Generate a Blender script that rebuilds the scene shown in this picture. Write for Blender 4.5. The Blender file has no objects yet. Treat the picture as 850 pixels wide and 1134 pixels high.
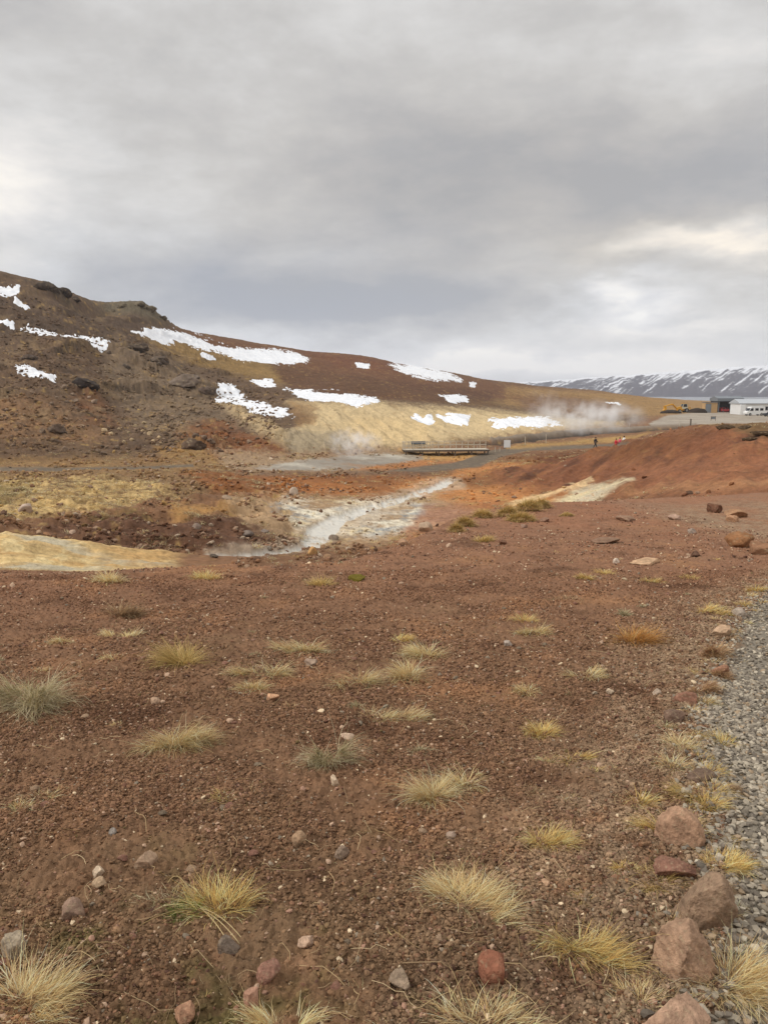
import bpy, bmesh, math, random
import numpy as np
from mathutils import Vector, Matrix
rng = np.random.default_rng(7); random.seed(7)
S = bpy.context.scene
COL = S.collection
F, CX, CY, PITCH, EYE = 852.0, 425.0, 567.0, math.radians(9.0), 1.6
cp, sp = math.cos(PITCH), math.sin(PITCH)

# ------------------------------------------------------------------ helpers
def lin(c):
    c = np.asarray(c, float) / 255.0
    return np.where(c <= 0.04045, c / 12.92, ((c + 0.055) / 1.055) ** 2.4)

def sstep(a, b, x):
    t = np.clip((x - a) / (b - a), 0, 1)
    return t * t * (3 - 2 * t)

def h32(ix, iy, seed):
    h = (ix.astype(np.int64) * 374761393 + iy.astype(np.int64) * 668265263 + seed * 1274126177) & 0xFFFFFFFF
    h = ((h ^ (h >> 13)) * 1274126177) & 0xFFFFFFFF
    h = ((h ^ (h >> 16)) * 2246822519) & 0xFFFFFFFF
    return (h ^ (h >> 15)) & 0xFFFFFFFF

PERM = np.random.default_rng(3).permutation(2048).astype(np.int32)
_ga = np.random.default_rng(4).uniform(0, 2 * math.pi, 2048); GX, GY = np.cos(_ga) * 1.5, np.sin(_ga) * 1.5
def perlin(x, y, seed=0):
    x0 = np.floor(x); y0 = np.floor(y); fx = x - x0; fy = y - y0
    u = fx * fx * fx * (fx * (fx * 6 - 15) + 10); v = fy * fy * fy * (fy * (fy * 6 - 15) + 10)
    ix = x0.astype(np.int32); iy = y0.astype(np.int32) + seed * 131
    p0 = PERM[iy & 2047]; p1 = PERM[(iy + 1) & 2047]
    a = PERM[(ix + p0) & 2047]; b = PERM[(ix + 1 + p0) & 2047]; c = PERM[(ix + p1) & 2047]; d = PERM[(ix + 1 + p1) & 2047]
    a = GX[a] * fx + GY[a] * fy; b = GX[b] * (fx - 1) + GY[b] * fy
    c = GX[c] * fx + GY[c] * (fy - 1); d = GX[d] * (fx - 1) + GY[d] * (fy - 1)
    a += u * (b - a); c += u * (d - c)
    return a + v * (c - a)

def fbm(x, y, octaves=4, seed=0, gain=0.5, lac=2.03):
    s = np.zeros_like(x, dtype=float); a = 1.0; n = 0.0
    for o in range(octaves):
        s += a * perlin(x, y, seed + o * 17); n += a
        a *= gain; x = x * lac + 13.7; y = y * lac - 7.3
    return s / n

def ridged(x, y, octaves=4, seed=0, gain=0.55):
    s = np.zeros_like(x, dtype=float); a = 1.0; n = 0.0
    for o in range(octaves):
        s += a * (1 - 2 * np.abs(perlin(x, y, seed + o * 17))); n += a
        a *= gain; x = x * 2.1 + 5.7; y = y * 2.1 - 3.3
    return s / n

def worley(x, y, seed=0):
    x0 = np.floor(x); y0 = np.floor(y); best = np.full(x.shape, 9.0)
    for i in (-1, 0, 1):
        for j in (-1, 0, 1):
            cx = x0 + i; cy = y0 + j; h = h32(cx, cy, seed)
            px = cx + (h & 0xFFFF) / 65535.0; py = cy + (h >> 16) / 65535.0
            best = np.minimum(best, (px - x) ** 2 + (py - y) ** 2)
    return np.sqrt(best)

def slope_at(py):
    u = (CY - py) / F
    return (u * cp - sp) / (cp + u * sp)

def ray(px, py):
    u = (CY - py) / F
    d = np.array([(px - CX) / F, cp + u * sp, u * cp - sp]); return d / d[1]      # y component 1

def project(X, Y, Z):
    zr = Z - EYE
    f = np.maximum(Y * cp - zr * sp, 0.05); u = Y * sp + zr * cp
    return CX + F * X / f, CY - F * u / f

# ------------------------------------------------------------------ terrain shape: surveyed heights joined by a thin-plate surface
CTRL = []
def C(px, *rows):
    for py, D in rows: CTRL.append((px, py, D))
C(-60, (302, 225), (350, 200), (400, 160), (450, 128), (490, 103), (515, 91), (545, 70), (572, 52), (590, 42))
C(0, (306, 228), (350, 203), (400, 165), (450, 130), (490, 105), (515, 92), (545, 70), (575, 52), (590, 44))
C(60, (321, 234), (360, 205), (410, 165), (460, 128), (500, 101), (517, 91), (560, 61), (588, 50))
C(110, (341, 240), (380, 208), (430, 165), (480, 122), (517, 92), (560, 62))
C(150, (353, 252), (400, 205), (450, 155), (500, 106))
C(200, (364, 290), (400, 228), (440, 172), (470, 133), (500, 106), (517, 93), (540, 76), (565, 61), (590, 53), (613, 49))
C(250, (374, 318), (420, 218), (460, 152), (490, 115))
C(300, (382, 335), (405, 262), (440, 182), (455, 152), (480, 122), (495, 109), (511, 99), (517, 95), (535, 83), (560, 70), (590, 58), (610, 52))
C(400, (394, 365), (410, 292), (425, 232), (440, 192), (452, 166), (475, 137), (500, 116), (513, 104), (528, 93), (550, 79), (580, 65), (600, 58))
C(500, (413, 410), (430, 302), (445, 232), (455, 192), (470, 162), (490, 130), (505, 116), (520, 102), (535, 91), (555, 78), (575, 68))
C(560, (423, 450), (440, 350), (455, 250), (470, 175))
C(600, (428, 490), (440, 380), (452, 300), (465, 230), (472, 190), (483, 152), (495, 126), (510, 107), (530, 91), (550, 76))
C(650, (432, 520), (450, 350), (470, 195))
C(700, (440, 560), (450, 385), (459, 260), (466, 200), (474, 168), (480, 152), (487, 96), (510, 84), (535, 72), (553, 62))
C(750, (444.5, 640), (455, 290), (466, 200), (478, 88), (510, 74), (535, 62))
C(800, (446.5, 700), (457, 272), (466, 202), (472, 84), (500, 70), (525, 60), (543, 51))
C(860, (447.5, 720), (458, 265), (466, 203), (474, 78), (510, 62), (538, 50))
C(910, (448, 720), (458, 265), (466, 203), (476, 76), (510, 60), (538, 48))
P = []
for px, py, D in CTRL:
    d = ray(px, py) * D; P.append((d[0], d[1], d[2]))
def extra(px, D, z): d = ray(px, 500) * D; P.append((d[0], D, z))
for px in (-60, 100, 250, 400, 520): extra(px, 15, -9.5); extra(px, 26, -10.4)
extra(560, 30, -9.5); extra(640, 32, -8.5); extra(720, 34, -7.6); extra(800, 34, -7.0); extra(900, 34, -6.4); extra(700, 15, -8.5); extra(880, 15, -8)
for px, D, z in ((690, 120, -9.0), (750, 115, -8.6), (800, 112, -8.2), (860, 108, -8.0), (640, 125, -9.2), (720, 145, -8.4), (800, 145, -7.9), (870, 145, -7.8)): extra(px, D, z)
for px, D, z in ((-60, 330, 31), (0, 330, 29), (60, 330, 25), (110, 340, 22), (200, 400, 18), (300, 470, 12), (400, 500, 7), (500, 540, 2), (600, 620, -5)): extra(px, D, z)
for px in (-60, 60, 200, 350, 500, 650, 800, 910): extra(px, 900, (-18 if px > 560 else -6) if px > 400 else 4)
P = np.array(P)
pr = np.hypot(P[:, 0], P[:, 1]); pt = np.arctan2(P[:, 0], P[:, 1])
TA, TB = pt * 2.4, np.log(pr)
def _phi(d2): return 0.5 * d2 * np.log(d2 + 1e-12)
N = len(P)
K = _phi((TA[:, None] - TA[None]) ** 2 + (TB[:, None] - TB[None]) ** 2) + np.eye(N) * 2e-4
A = np.zeros((N + 3, N + 3)); Q = np.stack([np.ones(N), TA, TB], 1)
A[:N, :N] = K; A[:N, N:] = Q; A[N:, :N] = Q.T
W = np.linalg.solve(A, np.concatenate([P[:, 2], np.zeros(3)]))
def tps(th, r):
    a = np.clip(th, -0.60, 0.60) * 2.4; b = np.log(np.clip(r, 12, 1000)); out = np.empty(a.shape)
    af, bf, of = a.ravel(), b.ravel(), out.ravel()
    for s in range(0, af.size, 60000):
        e = slice(s, s + 60000)
        of[e] = _phi((af[e, None] - TA) ** 2 + (bf[e, None] - TB) ** 2) @ W[:N] + W[N] + W[N + 1] * af[e] + W[N + 2] * bf[e]
    return of.reshape(a.shape)

# brink of the near shelf
CREST = [(-120, 629), (0, 628), (90, 626), (180, 620), (260, 616), (330, 613), (380, 610), (440, 598), (480, 581), (520, 565), (600, 556), (680, 554), (760, 551), (850, 546), (960, 542)]
ct, cr = [], []
for px, py in CREST:
    D = 1.6 / (-slope_at(py) - 0.07); d = ray(px, py) * D
    ct.append(math.atan2(d[0], d[1])); cr.append(math.hypot(d[0], d[1]))
ct, cr = np.array(ct), np.array(cr)

th_in = np.radians(np.arange(-34, 34.001, 0.062))
th_out = np.radians(np.linspace(34.9, 179.5, 90))
TH = np.concatenate([-th_out[::-1], th_in, th_out])
R = np.concatenate([[0.02, 0.4, 0.8, 1.2], np.exp(np.arange(math.log(1.5), math.log(13), 0.003)),
                    np.exp(np.arange(math.log(13.03), math.log(620), 0.0047)), np.exp(np.arange(math.log(640), math.log(9000), 0.06))])
NT, NR = len(TH), len(R)
RR, TT = np.meshgrid(R, TH, indexing='ij')
X, Y = RR * np.sin(TT), RR * np.cos(TT)
FARM = (RR > 7.5) & (RR < 1000) & (np.abs(TT) < math.radians(36)); NEARM = (RR < 34) & (np.abs(TT) < math.radians(42))
def on(mask, fn):
    def g_(x, y, *a, **k):
        o = np.zeros(x.shape); o[mask] = fn(x[mask], y[mask], *a, **k); return o
    return g_
FB, RG, NB = on(FARM, fbm), on(FARM, ridged), on(NEARM, fbm)
zp = -0.07 * np.maximum(Y, 0) + 0.05 * NB(X / 2.2, Y / 2.2, 3, 5)
far = RR > 8.0
# coarse evaluation of the survey surface, then bilinear
tc = np.linspace(-0.62, 0.62, 300); rc_ = np.linspace(math.log(8), math.log(1000), 420)
cz = tps(*np.meshgrid(tc, np.exp(rc_), indexing='xy'))          # [r, t]
def bil(gx, gy, Zg, x, y):
    fx = np.clip((x - gx[0]) / (gx[1] - gx[0]), 0, len(gx) - 1.001); fy = np.clip((y - gy[0]) / (gy[1] - gy[0]), 0, len(gy) - 1.001)
    i, j = fx.astype(int), fy.astype(int); u, v = fx - i, fy - j
    return (Zg[j, i] * (1 - u) + Zg[j, i + 1] * u) * (1 - v) + (Zg[j + 1, i] * (1 - u) + Zg[j + 1, i + 1] * u) * v
zv = np.where(far, bil(tc, rc_, cz, TT, np.log(np.maximum(RR, 8))), -9.0) + EYE
# sulphur spur below the brink on the left
pxg = CX + F * np.tan(np.clip(TT, -1.2, 1.2)) / 1.0
tops = np.interp(pxg, [-300, 0, 50, 90, 130, 165, 205], [slope_at(583) * 19, slope_at(589) * 18.5, slope_at(600) * 18, slope_at(610) * 17.5, slope_at(620) * 17, slope_at(630) * 16.5, slope_at(640) * 16]) * np.cos(TT) + EYE - .12
sp_z = tops - np.where(RR > 18, 0.05 * (RR - 18) ** 2, 0.01 * (RR - 18) ** 2)
zv = np.where((RR > 10) & (RR < 40) & (pxg < 260), np.maximum(zv, sp_z), zv)
w = sstep(0, 1, (RR - np.interp(TT, ct, cr) + np.interp(TT, [-.5, .1, .3], [1.6, 1.2, .3])) / np.interp(TT, ct, 9 + (cr - 9) * 0.35))
back = sstep(math.radians(75), math.radians(110), np.abs(TT)) * (1 - sstep(60, 200, RR))
w = w * (1 - back)
Z = zp * (1 - w) + zv * w
Z = np.where(RR > 900, Z + (-23.5 + EYE - Z) * sstep(900, 1550, RR), Z)
PX, PY = project(X, Y, Z)
crestd = RR - np.interp(TT, ct, cr)

_s = np.where(Y > 1, (Z - EYE) / np.maximum(Y, 1), -9); VIS = _s >= np.maximum.accumulate(_s, 0) - .0025
# noise used for warping zone borders
inview = (np.abs(TT) < math.radians(35)) & (RR < 640)
wn1 = FB(X / 9, Y / 9, 5, 21, 0.6); wn2 = FB(X / 9 + 40, Y / 9, 5, 22, 0.6)
wn3 = on(FARM | NEARM, fbm)(X / 1.3, Y / 1.3, 4, 23, 0.6)
fn_ = FB(X / .45, Y / .45, 3, 24, .65)
def poly_sd(poly, x, y):
    poly = np.asarray(poly, float); d = np.full(x.shape, 1e18); ins = np.zeros(x.shape, bool)
    for k in range(len(poly)):
        a, b = poly[k], poly[(k + 1) % len(poly)]; e = b - a
        t = np.clip(((x - a[0]) * e[0] + (y - a[1]) * e[1]) / (e @ e + 1e-9), 0, 1)
        d = np.minimum(d, (x - a[0] - t * e[0]) ** 2 + (y - a[1] - t * e[1]) ** 2)
        c = ((a[1] <= y) != (b[1] <= y))
        if abs(e[1]) > 1e-9: ins ^= c & (x < a[0] + (y - a[1]) * e[0] / e[1])
    return np.where(ins, 1, -1) * np.sqrt(d)
def region(poly, soft=4, warp=8, dmin=0, dmax=1e9, pxy=None, wy=0.45):
    """0..1 cover of a ground zone: its outline carried onto the land between two distances."""
    p = np.asarray(poly, float); m = soft + abs(warp) + 2
    x, y = pxy if pxy else (PX, PY)
    sel = inview & (RR > dmin) & (RR < dmax) & (x > p[:, 0].min() - m) & (x < p[:, 0].max() + m) & (y > p[:, 1].min() - m) & (y < p[:, 1].max() + m)
    out = np.zeros(X.shape)
    if sel.any():
        sd = poly_sd(p, x[sel] + wn1[sel] * warp, y[sel] + wn2[sel] * warp * wy)
        if warp >= 4: sd = sd + wn3[sel] * warp * .55 + fn_[sel] * warp * .3
        out[sel] = sstep(-soft, soft, sd)
    return out

HILL = region([(-200, 250), (700, 250), (760, 440), (700, 470), (600, 470), (540, 487), (450, 496), (385, 494), (310, 503), (200, 508), (-200, 514)], 6, 6, 85)
ROCKY = region([(-200, 290), (110, 335), (200, 375), (250, 420), (300, 450), (300, 490), (200, 500), (-200, 500)], 25, 25, 85)
ROUGH = region([(-100, 525), (250, 525), (320, 545), (330, 605), (200, 615), (-100, 600)], 15, 10, 40)
CLAY = region([(318, 446), (420, 446), (455, 451), (545, 455), (610, 463), (690, 470), (640, 476), (560, 483), (520, 488), (450, 498), (385, 496), (330, 501), (318, 485), (345, 462)], 6, 8, 100)
CLAY2 = region([(240, 448), (268, 455), (325, 484), (318, 500), (290, 485)], 5, 6, 90)
MOUND = region([(545, 525), (640, 500), (730, 482), (800, 472), (1000, 470), (1000, 545), (680, 556), (560, 540)], 12, 8, 40, 104)
STREAM = np.maximum(region([(498, 528), (507, 531), (480, 545), (447, 556), (408, 567), (382, 579), (366, 597), (352, 606), (331, 602), (339, 584), (363, 571), (400, 560), (450, 547), (478, 537)], 1.2, 5, 42),
                    region([(350, 603), (335, 609), (290, 614.5), (225, 617.5), (225, 615), (285, 611), (330, 604.5)], 1.2, 4, 42, 60))
STREAM = np.clip(STREAM - 1.0 * sstep(.14, .5, wn3 + .5 * wn1), 0, 1)
POOL = region([(280, 518), (330, 510.5), (395, 504), (455, 504.5), (475, 508), (430, 514), (385, 519.5), (300, 521.5)], 1.5, 6, 80, 125)
ROADM = np.maximum(region([(-100, 517), (60, 518), (150, 517.5), (215, 514), (215, 517), (150, 521), (60, 522.5), (-100, 522)], .8, 1.5, 60, 120),
                   region([(425, 522), (500, 513), (545, 498.5), (575, 495), (640, 493), (700, 491), (700, 494.5), (640, 497), (585, 499), (555, 506), (530, 517), (470, 523)], .8, 2, 80, 150))
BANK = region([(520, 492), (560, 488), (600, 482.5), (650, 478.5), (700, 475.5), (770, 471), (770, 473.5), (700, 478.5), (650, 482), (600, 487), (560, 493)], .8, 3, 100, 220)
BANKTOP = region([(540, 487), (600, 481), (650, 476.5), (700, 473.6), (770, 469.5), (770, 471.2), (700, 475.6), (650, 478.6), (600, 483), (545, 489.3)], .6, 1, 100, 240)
LOT = region([(718, 469), (738, 460), (780, 456), (1000, 454), (1000, 469), (800, 469), (760, 471), (720, 472)], 1.2, 3, 130, 320)
flat = np.maximum.reduce([STREAM, POOL, ROADM, LOT, BANKTOP])

spur = (pxg < 235) * sstep(1.0, 2.4, crestd + 0.6 * wn1) * (1 - sstep(26, 30, RR)) * sstep(205, 165, pxg + 16 * wn1)
# relief
rf = sstep(60, 200, RR) * (1 - sstep(500, 900, RR))
valley = w * (1 - HILL) * (1 - flat)
Z += HILL * (1 - ROCKY) * (1 - 0.8 * CLAY) * (0.9 * FB(X / 22, Y / 22, 3, 31) + 0.35 * FB(X / 3.5, Y / 3.5, 4, 32, 0.6))
Z += ROCKY * HILL * (1.6 * FB(X / 26, Y / 26, 3, 33) + 1.7 * np.maximum(RG(X / 17, Y / 17, 4, 34), -0.3) * sstep(-.2, .5, FB(X / 30, Y / 30, 2, 35)) + 0.8 * FB(X / 2.6, Y / 2.6, 4, 36, 0.65))
gul = RG((X + 0.25 * Y) / 5.5 + 0.4 * wn1, Y / 40, 3, 37)
Z += (CLAY * 1.0 + CLAY2 * 1.1) * gul + CLAY * 0.25 * FB(X / 2.5, Y / 2.5, 4, 38)
Z += valley * (1 - ROUGH) * (1 - MOUND) * (0.20 * FB(X / 7, Y / 7, 3, 39) + 0.12 * FB(X / 1.2, Y / 1.2, 3, 40, .6))
Z += valley * ROUGH * (0.40 * FB(X / 6, Y / 6, 3, 41) + 0.45 * np.maximum(0, RG(X / 4.5, Y / 5, 4, 42)) + 0.22 * FB(X / .9, Y / .9, 3, 43, .6) + .35 * sstep(-.02, .06, FB(X / 9, Y / 3.5, 4, 49)))
Z += valley * MOUND * (0.95 * RG((X - .5 * Y) / 8, (Y + .5 * X) / 26, 3, 44) + 0.12 * FB(X / 2, Y / 2, 4, 45, .6))
Z -= .28 * STREAM
Z += 0.35 * BANKTOP - 0.5 * BANK
_t = (Z + 3.5 * FB(X / 24, Y / 24, 3, 92) + 1.2 * wn3) / 5.5; _fr = _t - np.floor(_t)
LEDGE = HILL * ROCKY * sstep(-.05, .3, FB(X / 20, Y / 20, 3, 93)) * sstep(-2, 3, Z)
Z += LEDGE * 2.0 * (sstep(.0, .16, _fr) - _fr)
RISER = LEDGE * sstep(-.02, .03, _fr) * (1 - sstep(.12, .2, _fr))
Z += spur * (.05 * RG(X / 1.1 + .25 * Y + .3 * wn1, Y / 5, 4, 101) + .05 * FB(X / .45, Y / .45, 4, 102, .65))
# the rocky knoll and crags on the skyline
def bump(px, D, wx, wd, h, power=2):
    d = ray(px, 340) * D; return h * np.exp(-(np.abs((X - d[0]) / wx) ** power + np.abs((Y - D) / wd) ** power))
Z -= bump(106, 245, 5.5, 18, 5.2, 2.2) * (Z > 12)
kn = bump(148, 272, 8.5, 14, 3.7, 2.4) + bump(168, 270, 7, 12, 1.2, 2.5)
Z += kn * (1 + 0.22 * RG(X / 4, Y / 4, 3, 46)) + np.minimum(kn, 1) * 0.7 * FB(X / 1.6, Y / 1.6, 4, 47, .65)
crag = bump(64, 234, 4, 4, 1.5, 4) + bump(42, 233, 3.5, 4, .5, 3) + bump(92, 237, 2.5, 4, .4, 3)
Z += crag * (0.8 + 0.6 * RG(X / 2.2, Y / 2.2, 3, 48))
# dark ledges on the scree slope
for lpx, lpy, D, wx_, hh in ((92, 423, 152, 3.4, 1.7), (215, 425, 180, 4, 1.8), (165, 395, 200, 6, 1.8), (225, 488, 108, 3.5, 1.6), (205, 483, 112, 2.2, 1.2), (150, 420, 170, 5, 1.2), (120, 372, 205, 6, 1.5)):
    d = ray(lpx, lpy) * D
    q = np.exp(-((X - d[0]) / wx_) ** 4) * sstep(-1.2, 0.6, Y - D + 1.2 * wn3 + 0.3 * (X - d[0])) * (1 - sstep(1, 14, Y - D))
    Z += hh * q * (0.8 + .5 * wn3)
# near shelf: clods, crumbs and little hollows
near = (1 - w) * (1 - sstep(20, 34, RR))
PATHEDGE = [(800, 1160), (808, 1050), (812, 960), (806, 900), (797, 850), (792, 800), (800, 760), (812, 720), (826, 690), (838, 668), (856, 652), (900, 640)]
pe = []
for px, py in PATHEDGE:
    D = 1.6 / (-slope_at(py) - 0.07); d = ray(px, py) * D; pe.append((d[0], D))
pe = np.array(pe)
def path_side(x, y):
    """metres right of the path's left edge, positive on the gravel"""
    k = np.searchsorted(pe[:, 1], y).clip(1, len(pe) - 1); a, b = pe[k - 1], pe[k]
    t = np.where(b[:, 1] - a[:, 1] != 0, (y - a[:, 1]) / (b[:, 1] - a[:, 1]), 0).clip(-4, 3)
    return x - (a[:, 0] + t * (b[:, 0] - a[:, 0]))
nm = RR < 40
ps = np.full(X.shape, -9.0); ps[nm] = path_side(X[nm].ravel(), Y[nm].ravel())
PATH = sstep(-0.06, 0.08, ps + 0.10 * wn3) * nm * (1 - sstep(2.2, 2.4, ps)) * (1 - sstep(8.9, 9.5, Y + .3 * wn3))
nn = (near > 0.01) & NEARM
xn, yn = X[nn], Y[nn]
hd = 0.022 * fbm(xn / .45, yn / .45, 3, 51) + 0.030 * np.maximum(0, .62 - worley(xn / .065 + .4 * wn3[nn], yn / .065, 52)) + 0.020 * np.maximum(0, .6 - worley(xn / .028, yn / .028, 53)) + 0.012 * fbm(xn / .03, yn / .03, 3, 54, .6)
Z[nn] += near[nn] * hd * (1 - .55 * PATH[nn]) - 0.012 * PATH[nn]
PX2, PY2 = project(X, Y, Z)

# ------------------------------------------------------------------ ground colours (albedo)
base = np.empty(X.shape + (3,)); base[:] = lin((122, 90, 67))
def paint(mask, rgb, a=1.0):
    m = (mask * a)[..., None]; base[:] = base * (1 - m) + lin(rgb) * m
def patch(poly, rgb, a=1, soft=5, warp=10, dmin=40, dmax=1e9): paint(region(poly, soft, warp, dmin, dmax), rgb, a)
speck = FB(X / .8, Y / .8, 4, 61, .65); blot = FB(X / 14, Y / 14, 4, 62, .6); blot2 = FB(X / 4, Y / 4, 4, 63, .6)
# hill
paint(HILL, (97, 77, 61))
patch([(-200, 290), (110, 335), (260, 372), (200, 395), (100, 380), (-200, 380)], (84, 68, 56), .8, 12, 14, 90)
patch([(180, 360), (300, 380), (400, 392), (500, 412), (580, 426), (700, 436), (700, 452), (560, 447), (430, 432), (330, 426), (250, 402)], (106, 74, 53), 1, 6, 12, 150)
patch([(330, 386), (400, 392), (470, 405), (470, 415), (380, 408)], (106, 68, 49), .8, 6, 10, 150)
patch([(150, 372), (230, 385), (330, 410), (430, 427), (530, 442), (600, 450), (440, 443), (330, 428), (240, 412), (180, 393)], (130, 104, 66), 1, 5, 10, 150)
patch([(300, 403), (420, 420), (545, 434), (545, 447), (430, 447), (320, 430)], (88, 60, 44), .9, 5, 12, 130)
patch([(560, 428), (700, 436), (860, 440), (860, 460), (740, 460), (640, 462), (560, 448)], (142, 112, 74), 1, 4, 8, 200)
patch([(560, 436), (640, 440), (700, 452), (660, 462), (590, 458)], (104, 72, 48), .85, 5, 14, 150)
patch([(110, 380), (170, 388), (215, 412), (262, 435), (300, 480), (290, 500), (160, 480), (120, 430)], (116, 98, 80), .9, 10, 14, 90)
patch([(-60, 435), (60, 450), (120, 478), (110, 496), (-60, 492)], (128, 98, 72), .85, 10, 14, 90)
patch([(80, 440), (110, 440), (130, 470), (95, 470)], (116, 80, 56), .8, 8, 8, 90)
patch([(-60, 488), (200, 490), (250, 505), (-60, 512)], (98, 76, 58), .8, 5, 8, 80)
patch([(170, 490), (300, 500), (330, 512), (180, 509)], (150, 116, 72), .7, 4, 8, 80)
patch([(195, 480), (240, 468), (275, 478), (318, 500), (300, 508), (240, 508)], (118, 78, 52), 1, 5, 6, 80)
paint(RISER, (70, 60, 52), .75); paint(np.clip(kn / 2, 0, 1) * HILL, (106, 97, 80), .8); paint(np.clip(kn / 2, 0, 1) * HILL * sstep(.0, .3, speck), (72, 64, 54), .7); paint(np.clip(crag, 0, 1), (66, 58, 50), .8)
paint(HILL * ROCKY * sstep(.05, .4, FB(X / 7, Y / 12, 4, 68, .6)), (128, 106, 80), .6); paint(HILL * ROCKY * sstep(.1, .45, FB(X / 6, Y / 10, 4, 69, .6)), (78, 64, 54), .6)
paint(CLAY, (190, 168, 132)); paint(CLAY2, (172, 150, 118), .9)
paint(CLAY * sstep(.0, .5, -gul), (146, 120, 84), .75); paint(CLAY2 * sstep(0, .4, -gul), (104, 84, 62), .8); paint(CLAY * sstep(.1, .45, FB(X / 5, Y / 9, 4, 96, .65)), (140, 112, 80), .5)
patch([(395, 462), (480, 470), (470, 495), (390, 495), (370, 480)], (198, 173, 132), .8, 8, 8, 100)
patch([(315, 478), (385, 484), (395, 498), (320, 504)], (142, 128, 108), .8, 5, 8, 90)
patch([(320, 446), (350, 450), (350, 470), (330, 480)], (134, 104, 72), .7, 5, 8, 100)
# valley floor
patch([(-60, 508), (310, 508), (300, 526), (-60, 530)], (134, 106, 72), .8, 4, 8)
patch([(-60, 528), (250, 524), (260, 545), (170, 560), (-60, 590)], (128, 102, 74), 1, 5, 12, 42)
g = region([(-60, 540), (60, 535), (170, 538), (190, 552), (110, 572), (-60, 592)], 6, 14, 42)
paint(g * sstep(-.4, .1, blot2 + .3 * speck), (186, 158, 110))
patch([(-60, 545), (40, 540), (35, 560), (-60, 572)], (96, 86, 52), .6, 6, 14, 42)
patch([(90, 580), (150, 574), (180, 582), (120, 588)], (96, 88, 44), .7, 4, 8, 42)
patch([(200, 525), (330, 520), (430, 524), (470, 532), (430, 555), (330, 560), (240, 552)], (130, 86, 54), 1, 6, 8)
patch([(300, 530), (380, 534), (440, 545), (380, 552), (310, 545)], (160, 104, 60), .8, 8, 10)
patch([(185, 566), (270, 560), (285, 576), (200, 583)], (166, 126, 78), .8, 5, 14, 42)
patch([(40, 590), (120, 580), (290, 578), (330, 600), (300, 612), (120, 612)], (98, 70, 54), 1, 5, 8, 42)
patch([(255, 556), (330, 550), (440, 550), (520, 545), (580, 560), (520, 585), (430, 602), (350, 606), (320, 600), (270, 585)], (166, 138, 108), .9, 7, 14, 42)
mn = region([(300, 563), (330, 554), (430, 553), (470, 560), (545, 566), (500, 584), (420, 592), (380, 598), (330, 590)], 6, 12, 42)
paint(mn * sstep(-.3, .3, blot2 + .6 * speck), (204, 195, 178)); paint(mn * sstep(-.05, .35, blot - .3 * speck + .4 * wn3), (146, 148, 150), .85)
paint(mn * sstep(.1, .45, wn2 + .3 * speck), (192, 168, 122), .7)
patch([(430, 540), (520, 517), (620, 506), (720, 515), (650, 558), (540, 566), (500, 556)], (172, 118, 72), 1, 6, 8, 42, 130)
patch([(470, 560), (560, 552), (600, 560), (500, 590), (430, 606)], (150, 100, 66), .8, 6, 8, 30, 100)
patch([(490, 530), (545, 522), (620, 524), (610, 536), (520, 540)], (118, 80, 52), .8, 5, 8, 42)
patch([(540, 508), (640, 500), (720, 490), (700, 505), (600, 518)], (120, 84, 52), .8, 5, 8, 60)
patch([(590, 505), (650, 500), (640, 514), (600, 518)], (96, 58, 38), .85, 4, 6, 60)
paint(MOUND, (122, 78, 54)); paint(MOUND * sstep(-.1, .4, FB((X - .5 * Y) / 4, (Y + .5 * X) / 16, 4, 78, .6)), (144, 98, 65), .8); paint(MOUND * sstep(.05, .4, -FB((X - .5 * Y) / 3, (Y + .5 * X) / 14, 4, 79, .6)), (84, 53, 38), .85)
patch([(640, 505), (760, 480), (800, 478), (700, 515)], (108, 70, 44), .7, 8, 10, 40, 104)
patch([(780, 470), (1000, 470), (1000, 492), (830, 488)], (104, 82, 54), .85, 5, 10, 40, 104)
patch([(690, 520), (1000, 505), (1000, 545), (720, 552)], (138, 92, 66), .7, 9, 12, 40, 104)
sul = region([(605, 560), (635, 546), (672, 541), (700, 537), (668, 553), (650, 565), (605, 572)], 4, 6, 30, 104)
paint(sul, (206, 190, 156)); paint(sul * sstep(-.1, .3, wn2), (176, 164, 146), .8); paint(sul * sstep(.05, .4, speck), (168, 128, 92), .6)
paint(region([(560, 556), (600, 546.5), (645, 541), (650, 543), (610, 549.5), (570, 561)], 1.5, 5, 40, 104), (208, 176, 134), .9)
paint(region([(625, 536), (650, 532), (655, 540), (640, 541)], 1.5, 5, 40, 104), (208, 180, 140), .7)
patch([(680, 546), (760, 541), (900, 538), (900, 544), (760, 549), (690, 553)], (160, 118, 84), .55, 3, 8, 30, 104)
paint(region([(235, 500), (330, 505), (420, 497), (490, 503), (500, 512), (420, 523), (260, 524)], 5, 8, 75), (152, 128, 104), .9)
patch([(370, 518), (460, 509), (520, 505), (500, 513), (430, 521)], (170, 114, 70), .9, 3, 5)
patch([(440, 500), (540, 502), (540, 508), (470, 510)], (178, 138, 84), .8, 3, 5, 90)
paint(region([(210, 521), (330, 522.5), (430, 519), (510, 514), (500, 524), (430, 527), (300, 527)], 2, 6, 70) * sstep(-.3, .2, speck), (92, 74, 62), .8)
paint(STREAM, (204, 199, 192)); paint(STREAM * sstep(.05, .4, speck), (168, 168, 168), .7)
paint(region([(485, 528), (512, 528), (515, 540), (450, 560), (370, 600), (320, 612), (225, 620), (225, 612), (320, 600), (345, 575), (440, 545)], 3, 10, 42) * (1 - STREAM), (184, 166, 146), .55)
paint(POOL, (140, 130, 118)); paint(POOL * sstep(-.1, .3, wn2), (186, 178, 164), .8); paint(POOL * sstep(.15, .4, wn1), (150, 116, 86), .8)
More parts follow.
